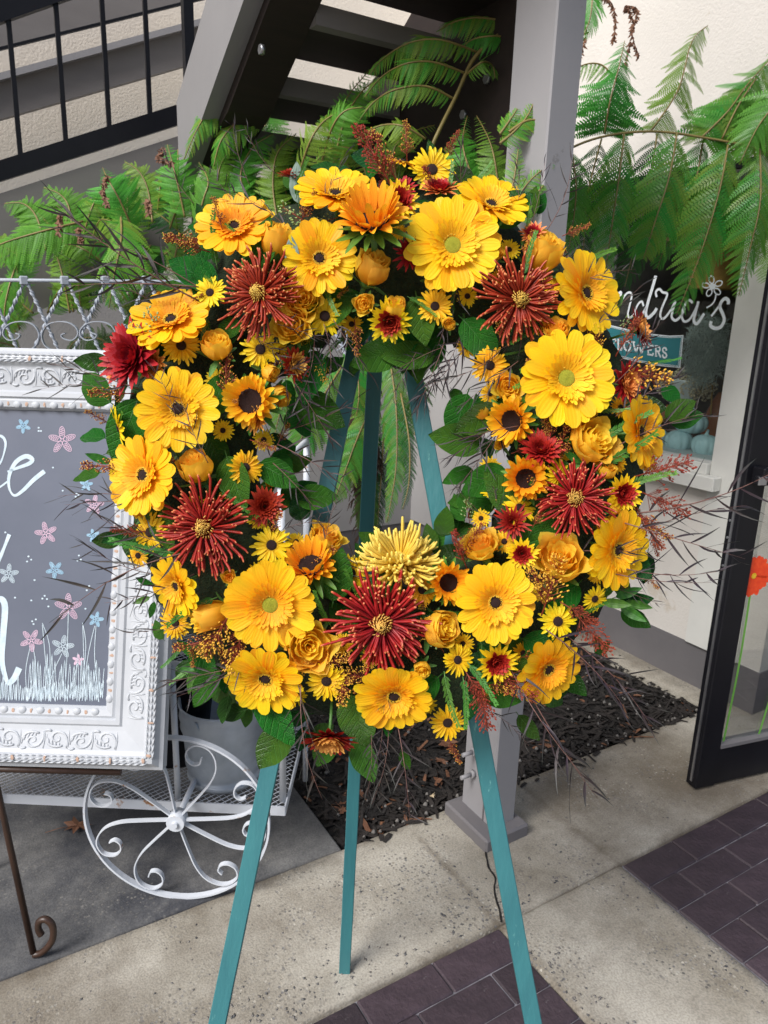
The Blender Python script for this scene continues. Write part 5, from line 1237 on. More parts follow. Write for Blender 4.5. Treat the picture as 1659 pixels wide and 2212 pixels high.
# -- lemon daisies with dark hearts
def daisy_mesh(seed, n=21, droop=0.0):
    rn = random.Random(seed); b = MB()
    for L_ in range(2):
        for i in range(n):
            a = 2 * math.pi * (i + 0.5 * L_ + rn.uniform(-.28, .28)) / n; petal(b, a, 0.18, rn.uniform(.86, 1.04) * (1 - .16 * L_), 0.082, 0.02 + .04 * L_, 0.16 + droop + rn.uniform(-.08, .08), 0.12 + rn.uniform(-.06, .1), 0, 5, point=0.15, cup=.35, tw=rn.uniform(-.3, .3), wpos=.6)
    b.lathe([(0.001, 0.17), (0.12, 0.165), (0.21, 0.13), (0.245, 0.07), (0.25, 0.0)], 18, 1)
    for k in range(150):
        a = k * 2.39996; q = math.sqrt(k / 150) * 0.235; b.ball((q * math.cos(a), q * math.sin(a), 0.168 - 0.9 * q * q), 0.015, 1)
    for k in range(46):
        a = 2 * math.pi * k / 46; q = 0.27 + rn.uniform(-.015, .03); b.ball((q * math.cos(a), q * math.sin(a), 0.09), 0.018, 2)
    b.lathe([(0.03, -0.25), (0.10, -0.12), (0.2, 0.0)], 10, 3); b.tube([(0, 0, -.2), (.05, 0, -1.0)], .06, 5, 3)
    return b.mesh('lemon_daisy', [M_DAISY, M_DISC, M_STAMEN, M_STEM])
DAI = [daisy_mesh(s, n, d) for s, n, d in ((1, 18, 0.0), (2, 21, .1), (3, 17, -.1), (4, 20, .05))]
for it in ((933, 368, 43, 20, 8), (868, 352, 40, 80, 62), (563, 755, 38), (392, 747, 38, 0, 15), (455, 633, 32), (702, 683, 39, 300, 12), (940, 662, 34), (1058, 790, 37, 0, 5), (530, 1010, 34, 0, 25), (587, 1178, 39, 60, 15), (326, 1150, 38, 180, 20), (381, 1345, 33, 200, 15),
           (706, 1470, 39, 270, 15), (967, 1560, 36, 300, 10), (988, 1425, 32, 0, 20), (1205, 1342, 37, 0, 5), (1284, 1293, 28, 320, 25), (912, 1273, 34, 0, 10), (758, 1238, 36, 0, 20), (1207, 1026, 32, 0, 30), (1070, 1070, 28, 85, 62), (258, 925, 42, 200, 58), (1122, 1098, 34, 60, 30), (1185, 975, 24, 40, 40)):
    u, v, R = it[:3]; R *= 1.2; d, t = it[3:5] if len(it) > 3 else natural(u, v, 20)
    wput('lemon_daisy', random.choice(DAI), FM(u, v, R, d, t, depth(u, v, 0.004 if v > 400 else -0.005)))
# -- sunflowers
def sun_mesh(seed, closed=0.0):
    rn = random.Random(seed); b = MB()
    for L_ in range(3):
        for i in range(17):
            a = 2 * math.pi * (i + L_ / 3 + rn.uniform(-.25, .25)) / 17
            petal(b, a, 0.40, rn.uniform(.84, 1.04) * (1 - .12 * L_), 0.115, 0.02 + .05 * L_, 0.18 + .22 * L_ + closed + rn.uniform(-.08, .12), 0.10 + rn.uniform(-.05, .1), 0, 6, point=0.75, cup=.45, tw=rn.uniform(-.5, .5), wpos=.45)
    b.lathe([(0.001, 0.10), (0.15, 0.10), (0.32, 0.11), (0.43, 0.10), (0.47, 0.05)], 22, 1)
    for k in range(260):
        a = k * 2.39996; q = math.sqrt(k / 260) * 0.45; b.ball((q * math.cos(a), q * math.sin(a), 0.11 + .02 * q), 0.018, 1)
    for i in range(14):
        a = 2 * math.pi * (i + rn.uniform(-.2, .2)) / 14; petal(b, a, 0.3, rn.uniform(.95, 1.25), 0.12, -0.12, -0.05, 0.05 + rn.uniform(-.2, .2), 2, 4, point=.95, cup=.3, tw=rn.uniform(-.4, .4), wpos=.3)
    b.lathe([(0.08, -0.45), (0.3, -0.2), (0.45, -0.05)], 12, 3); b.tube([(0, 0, -.4), (.1, .0, -1.2)], .09, 6, 3)
    return b.mesh('sunflower', [M_SUNFL, M_DISC, M_SPRIG, M_STEM])
SUNM = [sun_mesh(1), sun_mesh(2, .15), sun_mesh(3, .35)]
for (u, v, R, d, t, k) in ((543, 867, 57, 200, 10, 0), (672, 1224, 56, 95, 42, 1), (1108, 908, 50, 205, 38, 1), (1136, 1034, 46, 180, 8, 2), (968, 1258, 43, 0, 10, 2), (804, 482, 72, 100, 40, 1)):
    wput('sunflower', SUNM[k], FM(u, v, R * 1.14, d, t, depth(u, v, 0.008 if v > 500 else 0.045)))
# -- spider mums
def spider_mesh(seed, n=120, mats=(M_RUST, M_RUSTIN), lemon=False):
    rn = random.Random(seed); b = MB()
    for k in range(n):
        f = k / n; a = k * 2.39996 + rn.uniform(-.15, .15); el = math.radians(4 + 62 * f ** 1.3 + rn.uniform(-8, 8)); L_ = (1.06 - 0.62 * f) * rn.uniform(.82, 1.08)
        pts = []; N_ = 8; sk = rn.uniform(-.16, .16); dp = rn.uniform(-.16, .10)
        for i in range(N_ + 1):
            t = i / N_; r = 0.05 + (L_ - 0.05) * t; z = r * math.tan(el * 0.62) * (1 - 0.35 * t) if not lemon else r * math.tan(el * .9)
            if i == N_: z += 0.06; r -= 0.035
            side = (0.10 * math.sin(a * 3 + seed) + sk) * t * t; z += dp * t * t
            pts.append((r * math.cos(a) - side * math.sin(a), r * math.sin(a) + side * math.cos(a), z + 0.02))
        w = 0.0235 * rn.uniform(.85, 1.1) if not lemon else 0.030
        b.tube(pts, [w * .75, w * .85, w * .9, w * .95, w, w * 1.1, w * 1.15, w * 1.2, w * .7], 4 if not lemon else 4, 0, [i / N_ for i in range(N_ + 1)], cap=True)
    for k in range(90):
        f = k / 90; a = k * 2.39996; r1 = 0.20 * (1 - f) * rn.uniform(.7, 1.25) + 0.02; el = 0.25 + 0.9 * f; pts = []
        for i in range(5):
            t = i / 4; r = 0.01 + r1 * math.sin(t * 2.2) * .9 ; z = 0.08 + 0.20 * t * (0.5 + f) ; pts.append((r * math.cos(a + t * .5), r * math.sin(a + t * .5), z))
        b.tube(pts, [0.012, 0.014, 0.014, 0.014, 0.008], 4, 1, [i / 4 for i in range(5)])
    b.lathe([(0.02, -0.2), (0.08, -0.08), (0.15, 0.02)], 10, 2); b.tube([(0, 0, -.15), (.03, 0, -.8)], .035, 5, 2)
    return b.mesh('spider_mum', [mats[0], mats[1], M_STEM])
SPI = [spider_mesh(1, 165), spider_mesh(2, 180), spider_mesh(3, 150), spider_mesh(7, 170), spider_mesh(9, 155)]; SPL = spider_mesh(4, 210, (M_LEMON, M_LEMON), True)
for (u, v, R, d, t, k) in ((566, 638, 108, 175, 20, 0), (1120, 648, 104, 300, 12, 1), (447, 1139, 112, 200, 10, 2), (826, 1344, 126, 250, 8, 3), (1243, 1076, 94, 180, 14, 4)):
    wput('spider_mum', SPI[k], FM(u, v, R, d, t, depth(u, v, 0.016)))
wput('spider_mum', SPL, FM(864, 1222, 102, 92, 52, depth(864, 1232, 0.012)), label='lemon yellow spider mum tilted upward')
# -- button mums in crimson and bronze
def mum_mesh(seed, inner, outer, back=None, n=95, hw=0.10):
    rn = random.Random(seed); b = MB()
    for k in range(n):
        f = k / n; a = k * 2.39996 + rn.uniform(-.1, .1); L_ = (1.0 - 0.62 * f) * rn.uniform(.88, 1.06); el = 0.12 + 1.25 * f + rn.uniform(-.06, .06)
        m = 1 if f < 0.38 else 0
        ca, sa = math.cos(a), math.sin(a); rows = []; at = []
        for i in range(5):
            t = i / 4; r = 0.04 + L_ * t * math.cos(el * (0.55 + .45 * t)); z = L_ * t * math.sin(el * (0.6 + .4 * t)) * 0.8; w = hw * (0.4, .8, 1.0, .9, .18)[i]
            rows.append([(r * ca - s * w * sa, r * sa + s * w * ca, z + 0.3 * w * s * s) for s in (-1, 0, 1)]); at.append(t)
        b.grid(rows, m, at, True)
    b.lathe([(0.04, -0.28), (0.16, -0.12), (0.28, 0.02)], 10, 2); b.tube([(0, 0, -.2), (.04, 0, -1.3)], .06, 5, 2)
    return b.mesh('button_mum', [inner, outer, M_STEM])
MUMS = {'rr': mum_mesh(1, M_RED, M_RED), 'ry': mum_mesh(2, M_RED, M_DAISY), 'rb': mum_mesh(3, M_RED, M_BRONZE), 'bb': mum_mesh(4, M_BRONZE, M_BRONZE), 'br': mum_mesh(5, M_BRONZE, M_RED), 'sp': mum_mesh(6, M_RED, M_RED, None, 60, 0.06)}
for (u, v, R, d, t, k) in ((288, 772, 72, 170, 30, 'rr'), (332, 785, 40, 220, 40, 'bb'), (862, 436, 44, 20, 15, 'ry'), (888, 547, 44, 300, 15, 'sp'), (950, 412, 42, 90, 55, 'rb'), (632, 382, 32, 92, 68, 'rr'), (843, 694, 44, 265, 35, 'ry'),
                        (636, 788, 36, 355, 55, 'br'), (572, 1094, 40, 0, 25, 'rr'), (1168, 972, 44, 95, 35, 'rr'), (1108, 1128, 40, 180, 10, 'sp'), (1128, 1196, 33, 200, 10, 'ry'), (1345, 1066, 40, 330, 15, 'ry'), (1378, 712, 42, 15, 60, 'br'),
                        (1352, 828, 44, 350, 35, 'br'), (712, 1592, 56, 268, 60, 'br'), (1072, 1430, 42, 300, 18, 'ry'), (1152, 505, 26, 130, 30, 'rb'), (870, 412, 30, 130, 35, 'rr'), (555, 905, 30, 190, 40, 'bb'), (250, 800, 26, 170, 50, 'bb')):
    wput('button_mum', MUMS[k], FM(u, v, R * 1.18, d, t * .85, depth(u, v, 0.028 if R > 50 else 0.012)))
# -- roses: outer petals are sub-parts
def rose_petal_grid(b, ph, r, top, span, curl, base=-1.05, m=0, n=7, kk=9, lean=0.0, seed=0):
    rows = []; at = []
    for i in range(n + 1):
        t = i / n; row = []
        for j in range(kk):
            s = j / (kk - 1) * 2 - 1
            ed = 1 - 0.20 * abs(s) ** 2.6
            z = base + (top - base) * t * ed + 0.035 * math.sin(6 * s + seed * 1.7) * t ** 3
            prof_ = math.sin(min(1, t * 1.25) * math.pi / 2) ** 0.7
            rr_ = r * prof_ * (1 - 0.18 * max(0, t - 0.55) / 0.45) + curl * max(0, (t * ed - 0.70) / 0.30) ** 2 * (1 - .25 * s * s) * (1 + .45 * math.sin(5 * s + seed * 2)) + 0.012 * math.sin(7 * s + seed)
            a = ph + s * span * (0.35 + 0.65 * math.sin(min(1, t * 1.3) * math.pi / 2)) ; row.append((rr_ * math.cos(a) + lean * t, rr_ * math.sin(a), z))
        rows.append(row); at.append(t)
    b.grid(rows, m, at, True)
def rose_core(seed, openness):
    rn = random.Random(seed); b = MB()
    for k in range(13):
        f = k / 12; r = 0.09 + 0.50 * f * openness; rose_petal_grid(b, k * 2.39996, r, 0.34 + 0.06 * math.sin(k) - 0.10 * f, 1.25 - .25 * f, 0.05 + .10 * f * openness, base=-0.7, seed=k, n=6, kk=8)
    b.lathe([(0.001, -1.15), (0.2, -1.12), (0.3, -0.98), (0.36, -0.85)], 12, 1)
    for k in range(5):
        a = 2 * math.pi * k / 5; petal(b, a, 0.25, 0.25 + rn.uniform(.75, 1.0), 0.17, -1.0, rn.uniform(-.2, .6), rn.uniform(-.2, .3), 1, 5, point=.95, cup=.3, wpos=.3)
    b.tube([(0, 0, -1.1), (.05, 0, -2.2)], .10, 6, 1)
    return b.mesh('rose', [M_ROSE, M_STEM])
CORE = {0: rose_core(1, 0.75), 1: rose_core(2, 1.0)}
def rose_out(k, tight):
    b = MB(); r = (0.68, 0.78, 0.88, 0.98)[k] * (0.88 if tight else 1.0); rose_petal_grid(b, 0, r, (0.30, 0.26, 0.20, 0.08)[k], (0.92, 0.9, 0.85, .95)[k], (0.10, 0.16, 0.24, 0.34)[k] * (0.35 if tight else 1), seed=k * 2.1); return b.mesh('rose_petal', M_ROSE)
ROUT = {t_: [rose_out(k, t_) for k in range(4)] for t_ in (True, False)}
rose_n = 0
for it in ((603, 505, 38, 75, 58, 1, 1.25), (810, 566, 42, 60, 50, 1, 1.0), (1180, 530, 46, 70, 48, 1, 1.1), (467, 738, 36, 85, 42, 1, 0.95), (418, 998, 40, 110, 52, 1, 1.0), (655, 645, 38, 20, 8, 0, 0.8), (628, 700, 38, 200, 12, 0, 0.8), (1290, 948, 49, 30, 32, 0, .9),
           (1213, 1200, 48, 95, 36, 0, 1.0), (960, 1358, 43, 15, 40, 1, 0.9), (668, 1397, 48, 10, 14, 0, 0.8), (1037, 1172, 35, 110, 50, 0, 0.9), (708, 1156, 34, 60, 60, 0, .9), (436, 1336, 36, 195, 62, 1, 1.45),
           (787, 657, 23, 250, 20, 0, .8), (855, 657, 26, 80, 40, 1, .9), (970, 700, 18, 270, 25, 1, .9), (1075, 545, 19, 30, 30, 1, .9), (1203, 705, 26, 100, 40, 0, .9), (1098, 836, 26, 220, 15, 0, .8), (1038, 888, 20, 150, 50, 1, .9), (1118, 862, 18, 40, 50, 1, .9),
           (1315, 1012, 23, 70, 45, 1, .9), (1318, 1142, 26, 20, 30, 0, .8), (495, 1247, 16, 0, 10, 0, .8), (912, 1450, 23, 270, 20, 1, .9), (588, 808, 22, 330, 60, 1, 1.0), (608, 858, 25, 320, 50, 1, 1.1), (1330, 1098, 14, 60, 50, 1, 1)):
    u, v, R, d, t, tight, el = it; tight = bool(tight); R *= 1.3 if tight else 1.18
    M = FM(u, v, R, d, t, depth(u, v, 0.012)) @ Matrix.Diagonal((1, 1, el, 1)); ro = wput('rose', CORE[0 if tight else 1], M)
    for k in range(9 if R > 30 else 6):
        lay = min(3, k // 3 + (0 if tight else 1)); sub('rose_petal', ROUT[tight][lay if not (tight and lay == 3) else 2], ro, Matrix.Rotation(k * 2.39996 + random.uniform(-.2, .2), 4, 'Z') @ Matrix.Rotation(random.gauss(0, .03), 4, 'Y'))

# small filler blooms tucked between
for it in ((748, 448, 24, 'd'), (640, 560, 22, 'd'), (930, 600, 22, 'r'), (1010, 640, 22, 'd'), (430, 700, 22, 'd'), (348, 640, 20, 'r'), (470, 820, 26, 'd'), (300, 880, 22, 'r'), (300, 960, 22, 'd'), (482, 930, 22, 'd'), (355, 1000, 22, 'r'), (500, 1060, 24, 'd'),
           (300, 1200, 24, 'd'), (560, 1240, 24, 'd'), (640, 1300, 22, 'r'), (740, 1390, 24, 'd'), (640, 1500, 24, 'd'), (940, 1330, 20, 'r'), (1000, 1390, 22, 'd'), (920, 1520, 22, 'd'), (1130, 1410, 24, 'd'), (1170, 1280, 22, 'd'), (1240, 1180, 22, 'r'), (1290, 1240, 22, 'd'),
           (1330, 1000, 22, 'd'), (1230, 1000, 22, 'd'), (1280, 890, 20, 'r'), (1340, 880, 22, 'd'), (1160, 700, 22, 'd'), (1080, 600, 20, 'd'), (1190, 620, 22, 'd'), (1100, 540, 22, 'd'), (860, 500, 20, 'd'), (560, 540, 20, 'd'), (740, 620, 20, 'r'), (430, 860, 20, 'r'),
           (570, 950, 22, 'd'), (585, 1040, 22, 'r'), (560, 1120, 24, 'd'), (600, 760, 22, 'd'), (660, 740, 22, 'r'), (760, 700, 22, 'd'), (900, 700, 22, 'r'), (1010, 750, 22, 'd'), (1060, 850, 22, 'd'), (1080, 960, 24, 'r'), (1060, 1010, 22, 'd'), (1090, 1170, 24, 'd'), (1040, 1120, 20, 'd'), (640, 1170, 20, 'd'),
           (520, 900, 20, 'r'), (420, 1090, 22, 'd'), (300, 1110, 22, 'r'), (1400, 1000, 22, 'd'), (1380, 1160, 20, 'd'), (1200, 1420, 20, 'r'), (800, 1420, 20, 'd'), (760, 1540, 22, 'r'), (1060, 1500, 22, 'd'), (700, 550, 20, 'r')):
    u, v, R, k = it; d, t = natural(u, v, 24)
    if k == 'd': wput('lemon_daisy', random.choice(DAI), FM(u, v, R * 1.15, d, t, depth(u, v, -0.016)))
    else: wput('rose', CORE[1], FM(u, v, R, d, t, depth(u, v, -0.010)))
# -- leaves
def leaf_mesh(hw, fold, bend, m, seed, name='leaf', wave=0.02, point=1.2):
    rn = random.Random(seed); b = MB(); rows = []; n = 12; at = []
    for i in range(n + 1):
        t = i / n; w = hw * (math.sin(math.pi * t ** 0.8) ** 0.75) * (1 if t < .75 else 1 - .25 * (t - .75) / .25) + (0.004 if 0 < i < n else 0.0015)
        row = []
        for s in (-1, -.66, -.33, 0, .33, .66, 1): row.append((t, s * w, fold * abs(s) * w * 1.0 - bend * t * t + wave * math.sin(t * 17 + s * 2) * abs(s) + (0.006 if s == 0 else 0) + 0.012 * math.cos((t * 6 - abs(s) * 1.3) * 2 * math.pi) * (1 - abs(abs(s) - .5)) * .5))
        rows.append(row); at.append(0.5 * rn.random())
    b.grid(rows, 0, at, True); b.ribbon([(t / 8, 0, -bend * (t / 8) ** 2 + 0.010) for t in range(8)], Vector((0, 0, 1)), [0.016 * (1 - t / 9) for t in range(8)], 1)
    b.tube([(-0.12, 0, -.01), (0.02, 0, 0)], 0.012, 4, 1)
    return b.mesh(name, [m, M_SPRIG])
LV = [leaf_mesh(.30, .35, .18, M_LEAF, 1), leaf_mesh(.27, .25, .05, M_LEAF, 2), leaf_mesh(.33, .15, .3, M_LEAF, 3), leaf_mesh(.30, .4, -.1, M_LEAFD, 4), leaf_mesh(.26, .3, .2, M_LEAFD, 5)]
LSAGE = leaf_mesh(.20, .1, .05, M_SAGE, 7)
LSM = [leaf_mesh(.19, .3, .12, M_LEAF, 8, 'small_leaf'), leaf_mesh(.17, .3, -.1, M_SPRIG, 9, 'small_leaf')]
def LM(u, v, L_, ang, tilt, zc, fwd=0.0, roll=0.0):
    """leaf: base at u, v; points along image angle ang; tilt lifts the tip toward the viewer"""
    a = math.radians(ang); d = (CR * math.cos(a) + CU * math.sin(a)); X = (d * math.cos(tilt) - CF * math.sin(tilt)).normalized(); n = (-CF * math.cos(tilt) - d * math.sin(tilt)).normalized()
    Yv = n.cross(X); n2 = n * math.cos(roll) + Yv * math.sin(roll); Y2 = n2.cross(X); k = L_ * zc / F_PX; p = P(u, v, zc)
    return TW @ Matrix(((X.x * k, Y2.x * k, n2.x * k, p.x), (X.y * k, Y2.y * k, n2.y * k, p.y), (X.z * k, Y2.z * k, n2.z * k, p.z), (0, 0, 0, 1)))
for (u, v, L_, a, t) in ((470, 620, 118, 150, .2), (448, 660, 90, 100, .2), (560, 590, 120, 80, .3), (612, 560, 60, 160, .4), (300, 860, 150, 250, .1), (240, 870, 100, 140, .0), (455, 900, 110, 70, .2), (490, 985, 130, 290, .2), (340, 1080, 120, 290, .3), (1060, 480, 110, 30, .2),
                     (900, 640, 110, 280, .2), (1000, 690, 120, 310, .2), (1045, 960, 120, 170, .1), (1100, 1020, 110, 200, .1), (1120, 1110, 120, 130, .2), (1130, 1180, 150, 60, .0), (560, 1480, 150, 300, .1), (620, 1560, 120, 240, .1), (760, 1500, 130, 280, .0), (770, 1590, 110, 290, .0),
                     (948, 1462, 105, 218, .15), (720, 1300, 120, 80, .1), (800, 1290, 90, 50, .2), (1130, 1380, 100, 340, .1), (1100, 1480, 110, 80, .1), (640, 1080, 90, 10, .1), (560, 1000, 100, 330, .1), (870, 750, 120, 200, .1), (940, 770, 120, 180, .1), (1010, 850, 110, 250, .0),
                     (1080, 880, 110, 210, .0), (690, 760, 120, 250, .0), (420, 1390, 90, 300, .1), (470, 1440, 100, 240, .1), (1240, 1010, 110, 200, .2), (1250, 1260, 100, 220, .1), (640, 860, 120, 330, .0), (1340, 1200, 90, 330, .1), (760, 640, 110, 215, .2), (700, 640, 95, 45, .3)):
    wput('leaf', random.choice(LV[:3]), LM(u, v, L_, a, t, depth(u, v) + 0.008, roll=random.uniform(-.3, .3)))
wput('leaf', LSAGE, LM(634, 590, 78, 92, .3, depth(634, 560, .02)), label='grey sage green leaf'); wput('leaf', LSAGE, LM(646, 440, 90, 93, .1, depth(648, 420)), label='grey sage green leaf')
for k in range(170):
    a = random.uniform(0, 2 * math.pi); s = random.uniform(-0.92, 0.95); r = WR + TR * s
    if k < 70: r = WR + TR * (random.choice((-.9, .9)) + random.uniform(-.1, .05))
    u = WU + r * math.cos(a); v = WV - r * math.sin(a) / 0.97; s = tube_s(u, v)
    outd = math.degrees(a) + (0 if s > 0 else 180); ang = outd + random.gauss(0, 55)
    L_ = random.uniform(54, 96) * (0.8 if abs(s) > .8 else 1)
    if u > 1250 and 560 < v < 830 and s > .5: continue
    wput('leaf', random.choice(LV), LM(u, v, L_, ang, random.uniform(-.3, .7), depth(u, v) + random.uniform(.022, .055), roll=random.uniform(-.7, .7)))
# -- willow sprigs, green sprigs, berry sprays
def willow_mesh(seed, n=17):
    rn = random.Random(seed); b = MB(); cv = rn.uniform(-.25, .25)
    def c(t): return Vector((t, cv * t * t, 0.08 * math.sin(t * 3)))
    b.tube([c(t / 10) for t in range(11)], [0.006 * (1 - t / 13) for t in range(11)], 4, 1)
    for k in range(n):
        t = 0.12 + 0.88 * k / n; s = -1 if k % 2 else 1; a = s * rn.uniform(.3, .95); L_ = rn.uniform(.20, .38) * (1.1 - .3 * t); p = c(t); d = Vector((math.cos(a), math.sin(a), rn.uniform(-.4, .4))).normalized(); bendv = Vector((rn.uniform(-.1, .3), -s * rn.uniform(-.2, .5), rn.uniform(-.5, .3))) * L_
        pts = [p + d * L_ * q + bendv * q * q * .6 for q in (0, .2, .4, .6, .8, 1)]; hw = rn.uniform(.0075, .0125); rows = []; at = []
        for i, q in enumerate(pts):
            w = hw * (.3, .9, 1, .85, .5, .06)[i]; sd = d.cross(Vector((0, 0, 1))).normalized(); sd = (sd * math.cos(i * .15 + k) + Vector((0, 0, 1)) * math.sin(i * .15 + k) * .6).normalized()
            rows.append([q - sd * w, q + Vector((0, 0, -.004)), q + sd * w]); at.append(i / 5)
        b.grid(rows, 0, at, True)
    return b.mesh('willow_sprig', [M_WILLOW, M_TWIG])
WIL = [willow_mesh(s, n) for s, n in ((1, 15), (2, 11), (3, 18), (4, 13), (5, 9))]
def sprig_mesh(seed, n=22):
    rn = random.Random(seed); b = MB(); cv = rn.uniform(-.2, .2)
    def c(t): return Vector((t, cv * t * t, 0))
    b.tube([c(t / 8) for t in range(9)], [0.010 * (1 - t / 11) for t in range(9)], 4, 1)
    for k in range(n):
        t = 0.08 + 0.92 * k / n
        for s in (-1, 1):
            L_ = .13 * (1.1 - .5 * t) * rn.uniform(.8, 1.1); a = s * rn.uniform(.5, .8); p = c(t); d = Vector((math.cos(a), math.sin(a), rn.uniform(-.1, .3))); sd = Vector((-math.sin(a), math.cos(a), 0)) * .02
            i = [b.vert(q, t) for q in (p, p + d * L_ * .5 - sd, p + d * L_, p + d * L_ * .5 + sd)]; b.face(i)
    return b.mesh('green_sprig', [M_SPRIG, M_STEM])
SPR = [sprig_mesh(s) for s in (1, 2, 3)]
def berry_mesh(seed, tipm, basem, n=95, rad=.17, r=0.021, name='berry_spray'):
    rn = random.Random(seed); b = MB(); b.tube([(0, 0, 0), (.5, .02, 0), (1, 0, .02)], [0.016, .012, .006], 5, 2)
    for k in range(n):
        t = 0.22 + 0.8 * rn.random(); a = rn.uniform(0, 6.28); q = rad * math.sqrt(rn.random()) * (1.15 - .75 * t) * 1.3; p = Vector((t + q * .5, q * math.cos(a), q * math.sin(a)))
        b.tube([(t - .05, 0, 0), p], 0.0035, 3, 2, cap=False); rr_ = r * rn.uniform(.8, 1.15); b.ball(p, rr_, 1); d = p - Vector((t - .1, 0, 0)); d.normalize(); b.ball(p + d * rr_ * .9, rr_ * .72, 0)
    return b.mesh(name, [tipm, basem, M_BERRYR])
BER = {'r': berry_mesh(1, M_BERRYY, M_BERRYR, 110), 'y': berry_mesh(2, M_BERRYY, M_BERRYY, 120, .26), 'd': berry_mesh(3, M_BRONZE, M_BERRYR, 130, .15, .018), 'w': berry_mesh(4, M_BRONZE, M_BERRYR, 130, .24, .02), 'g': berry_mesh(5, M_BUDG, M_BUDG, 34, .3, .035, 'green_buds')}
for (u, v, L_, a, k, dz) in ((850, 410, 150, 122, 'd', 0), (862, 400, 120, 118, 'r', 0), (880, 350, 80, 92, 'r', .0), (958, 350, 70, 62, 'd', 0), (455, 545, 90, 165, 'r', 0), (455, 530, 95, 172, 'r', .01), (482, 500, 70, 105, 'r', .03), (480, 515, 60, 150, 'd', 0),
                          (262, 835, 60, 110, 'r', 0), (290, 850, 90, 180, 'r', 0), (285, 1010, 100, 178, 'r', .0), (330, 1150, 85, 175, 'd', 0), (490, 870, 110, 88, 'r', -.005), (540, 950, 60, 340, 'r', 0), (600, 960, 50, 60, 'r', 0), (766, 690, 80, 275, 'r', -.01), (1215, 510, 60, 20, 'r', .0),
                          (1200, 530, 60, 300, 'r', 0), (1130, 560, 60, 70, 'r', 0), (1320, 800, 120, 350, 'y', .0), (1330, 770, 90, 60, 'd', 0), (1300, 770, 70, 110, 'y', 0), (1170, 1330, 130, 75, 'y', .008), (1200, 1300, 90, 130, 'y', .008), (500, 1320, 110, 240, 'y', 0), (480, 1380, 100, 190, 'r', .0),
                          (530, 1340, 110, 255, 'y', -.002), (690, 1440, 70, 20, 'y', 0), (740, 1440, 80, 270, 'y', -.004), (690, 1430, 60, 200, 'y', 0), (1370, 1030, 120, 15, 'w', 0), (1380, 1060, 110, 335, 'w', 0), (1370, 1110, 90, 325, 'r', .01), (1370, 1090, 110, 300, 'd', 0), (1240, 1320, 110, 310, 'w', 0), (1210, 1300, 90, 330, 'd', 0),
                          (1050, 1440, 120, 330, 'w', -.005), (1000, 1440, 100, 300, 'd', -.005), (1030, 1450, 120, 280, 'w', -.005), (1000, 1200, 80, 60, 'w', 0), (1010, 1230, 90, 110, 'd', 0), (1195, 1000, 90, 70, 'r', 0), (1190, 960, 80, 95, 'r', 0), (1150, 1140, 50, 60, 'r', .0), (1160, 1010, 70, 250, 'r', 0), (1105, 980, 60, 20, 'r', 0), (1180, 880, 60, 270, 'r', 0),
                          (360, 740, 75, 120, 'g', .02), (345, 730, 60, 160, 'g', .02), (680, 490, 80, 150, 'g', -.01), (730, 470, 60, 200, 'g', 0), (1015, 1130, 50, 100, 'g', -.01), (620, 620, 40, 200, 'g', 0), (960, 1410, 50, 120, 'g', 0), (1340, 720, 40, 60, 'g', 0)):
    k_ = 'berry_spray' if k != 'g' else 'green_buds'
    wput(k_, BER[k], LM(u, v, L_, a, 0.15, depth(u, v, dz + .004), roll=random.uniform(0, 3)))
for (u, v, L_, a, k) in ((420, 440, 130, 125, 0), (520, 470, 120, 118, 1), (540, 400, 130, 115, 0), (600, 380, 120, 130, 3), (700, 440, 120, 60, 4), (430, 620, 290, 168, 1), (430, 650, 330, 155, 2), (460, 640, 270, 150, 4), (350, 660, 160, 160, 3),
                     (300, 840, 200, 160, 4), (260, 850, 170, 170, 1), (330, 1080, 200, 175, 4), (330, 1080, 190, 190, 3), (420, 1190, 310, 196, 1), (400, 1180, 200, 170, 0), (420, 1240, 200, 205, 3), (440, 1340, 160, 185, 4), (560, 1430, 220, 200, 2), (560, 1420, 190, 215, 0),
                     (640, 1450, 230, 272, 1), (650, 1480, 240, 280, 4), (840, 1560, 170, 268, 0), (860, 1570, 190, 285, 3), (800, 1560, 150, 275, 2), (1120, 1450, 330, 290, 1), (1090, 1420, 290, 300, 4), (1220, 1370, 260, 320, 2), (1180, 1360, 250, 325, 0), 
                     (1360, 1110, 330, 5, 1), (1350, 1130, 260, 350, 3), (1370, 1150, 260, 10, 4), (1320, 1220, 230, 345, 1), (1330, 1240, 200, 352, 4), (1340, 960, 200, 30, 0), (1330, 900, 170, 40, 2), (1300, 850, 180, 45, 1), (1340, 780, 130, 50, 3), (1230, 620, 140, 20, 3), (1180, 500, 170, 60, 1), (1150, 480, 130, 75, 4), (1120, 470, 120, 100, 3),
                     (1000, 700, 170, 250, 0), (960, 740, 170, 255, 2), (1010, 740, 180, 235, 2), (1080, 760, 170, 215, 0), (1120, 780, 160, 225, 2), (900, 760, 120, 250, 3), (700, 700, 170, 280, 2), (680, 720, 180, 262, 0), (720, 690, 150, 300, 4), (620, 800, 190, 310, 2), (600, 960, 190, 340, 0), (620, 930, 170, 20, 4), (590, 1000, 160, 320, 3),
                     (600, 1150, 110, 20, 0), (700, 1180, 130, 80, 3), (1090, 1150, 120, 110, 3), (1040, 1110, 90, 130, 4), (1120, 920, 160, 190, 4), (1150, 700, 140, 220, 3), (380, 900, 120, 100, 1), (450, 1000, 160, 120, 3), (540, 720, 130, 330, 2), (600, 700, 120, 350, 0), (1230, 900, 150, 80, 4), (1260, 880, 120, 120, 3)):
    wput('willow_sprig', WIL[k], LM(u, v, L_ * 1.0, a, random.uniform(-.1, .25), depth(u, v, random.uniform(-.01, .03)), roll=random.uniform(-.8, .8)))
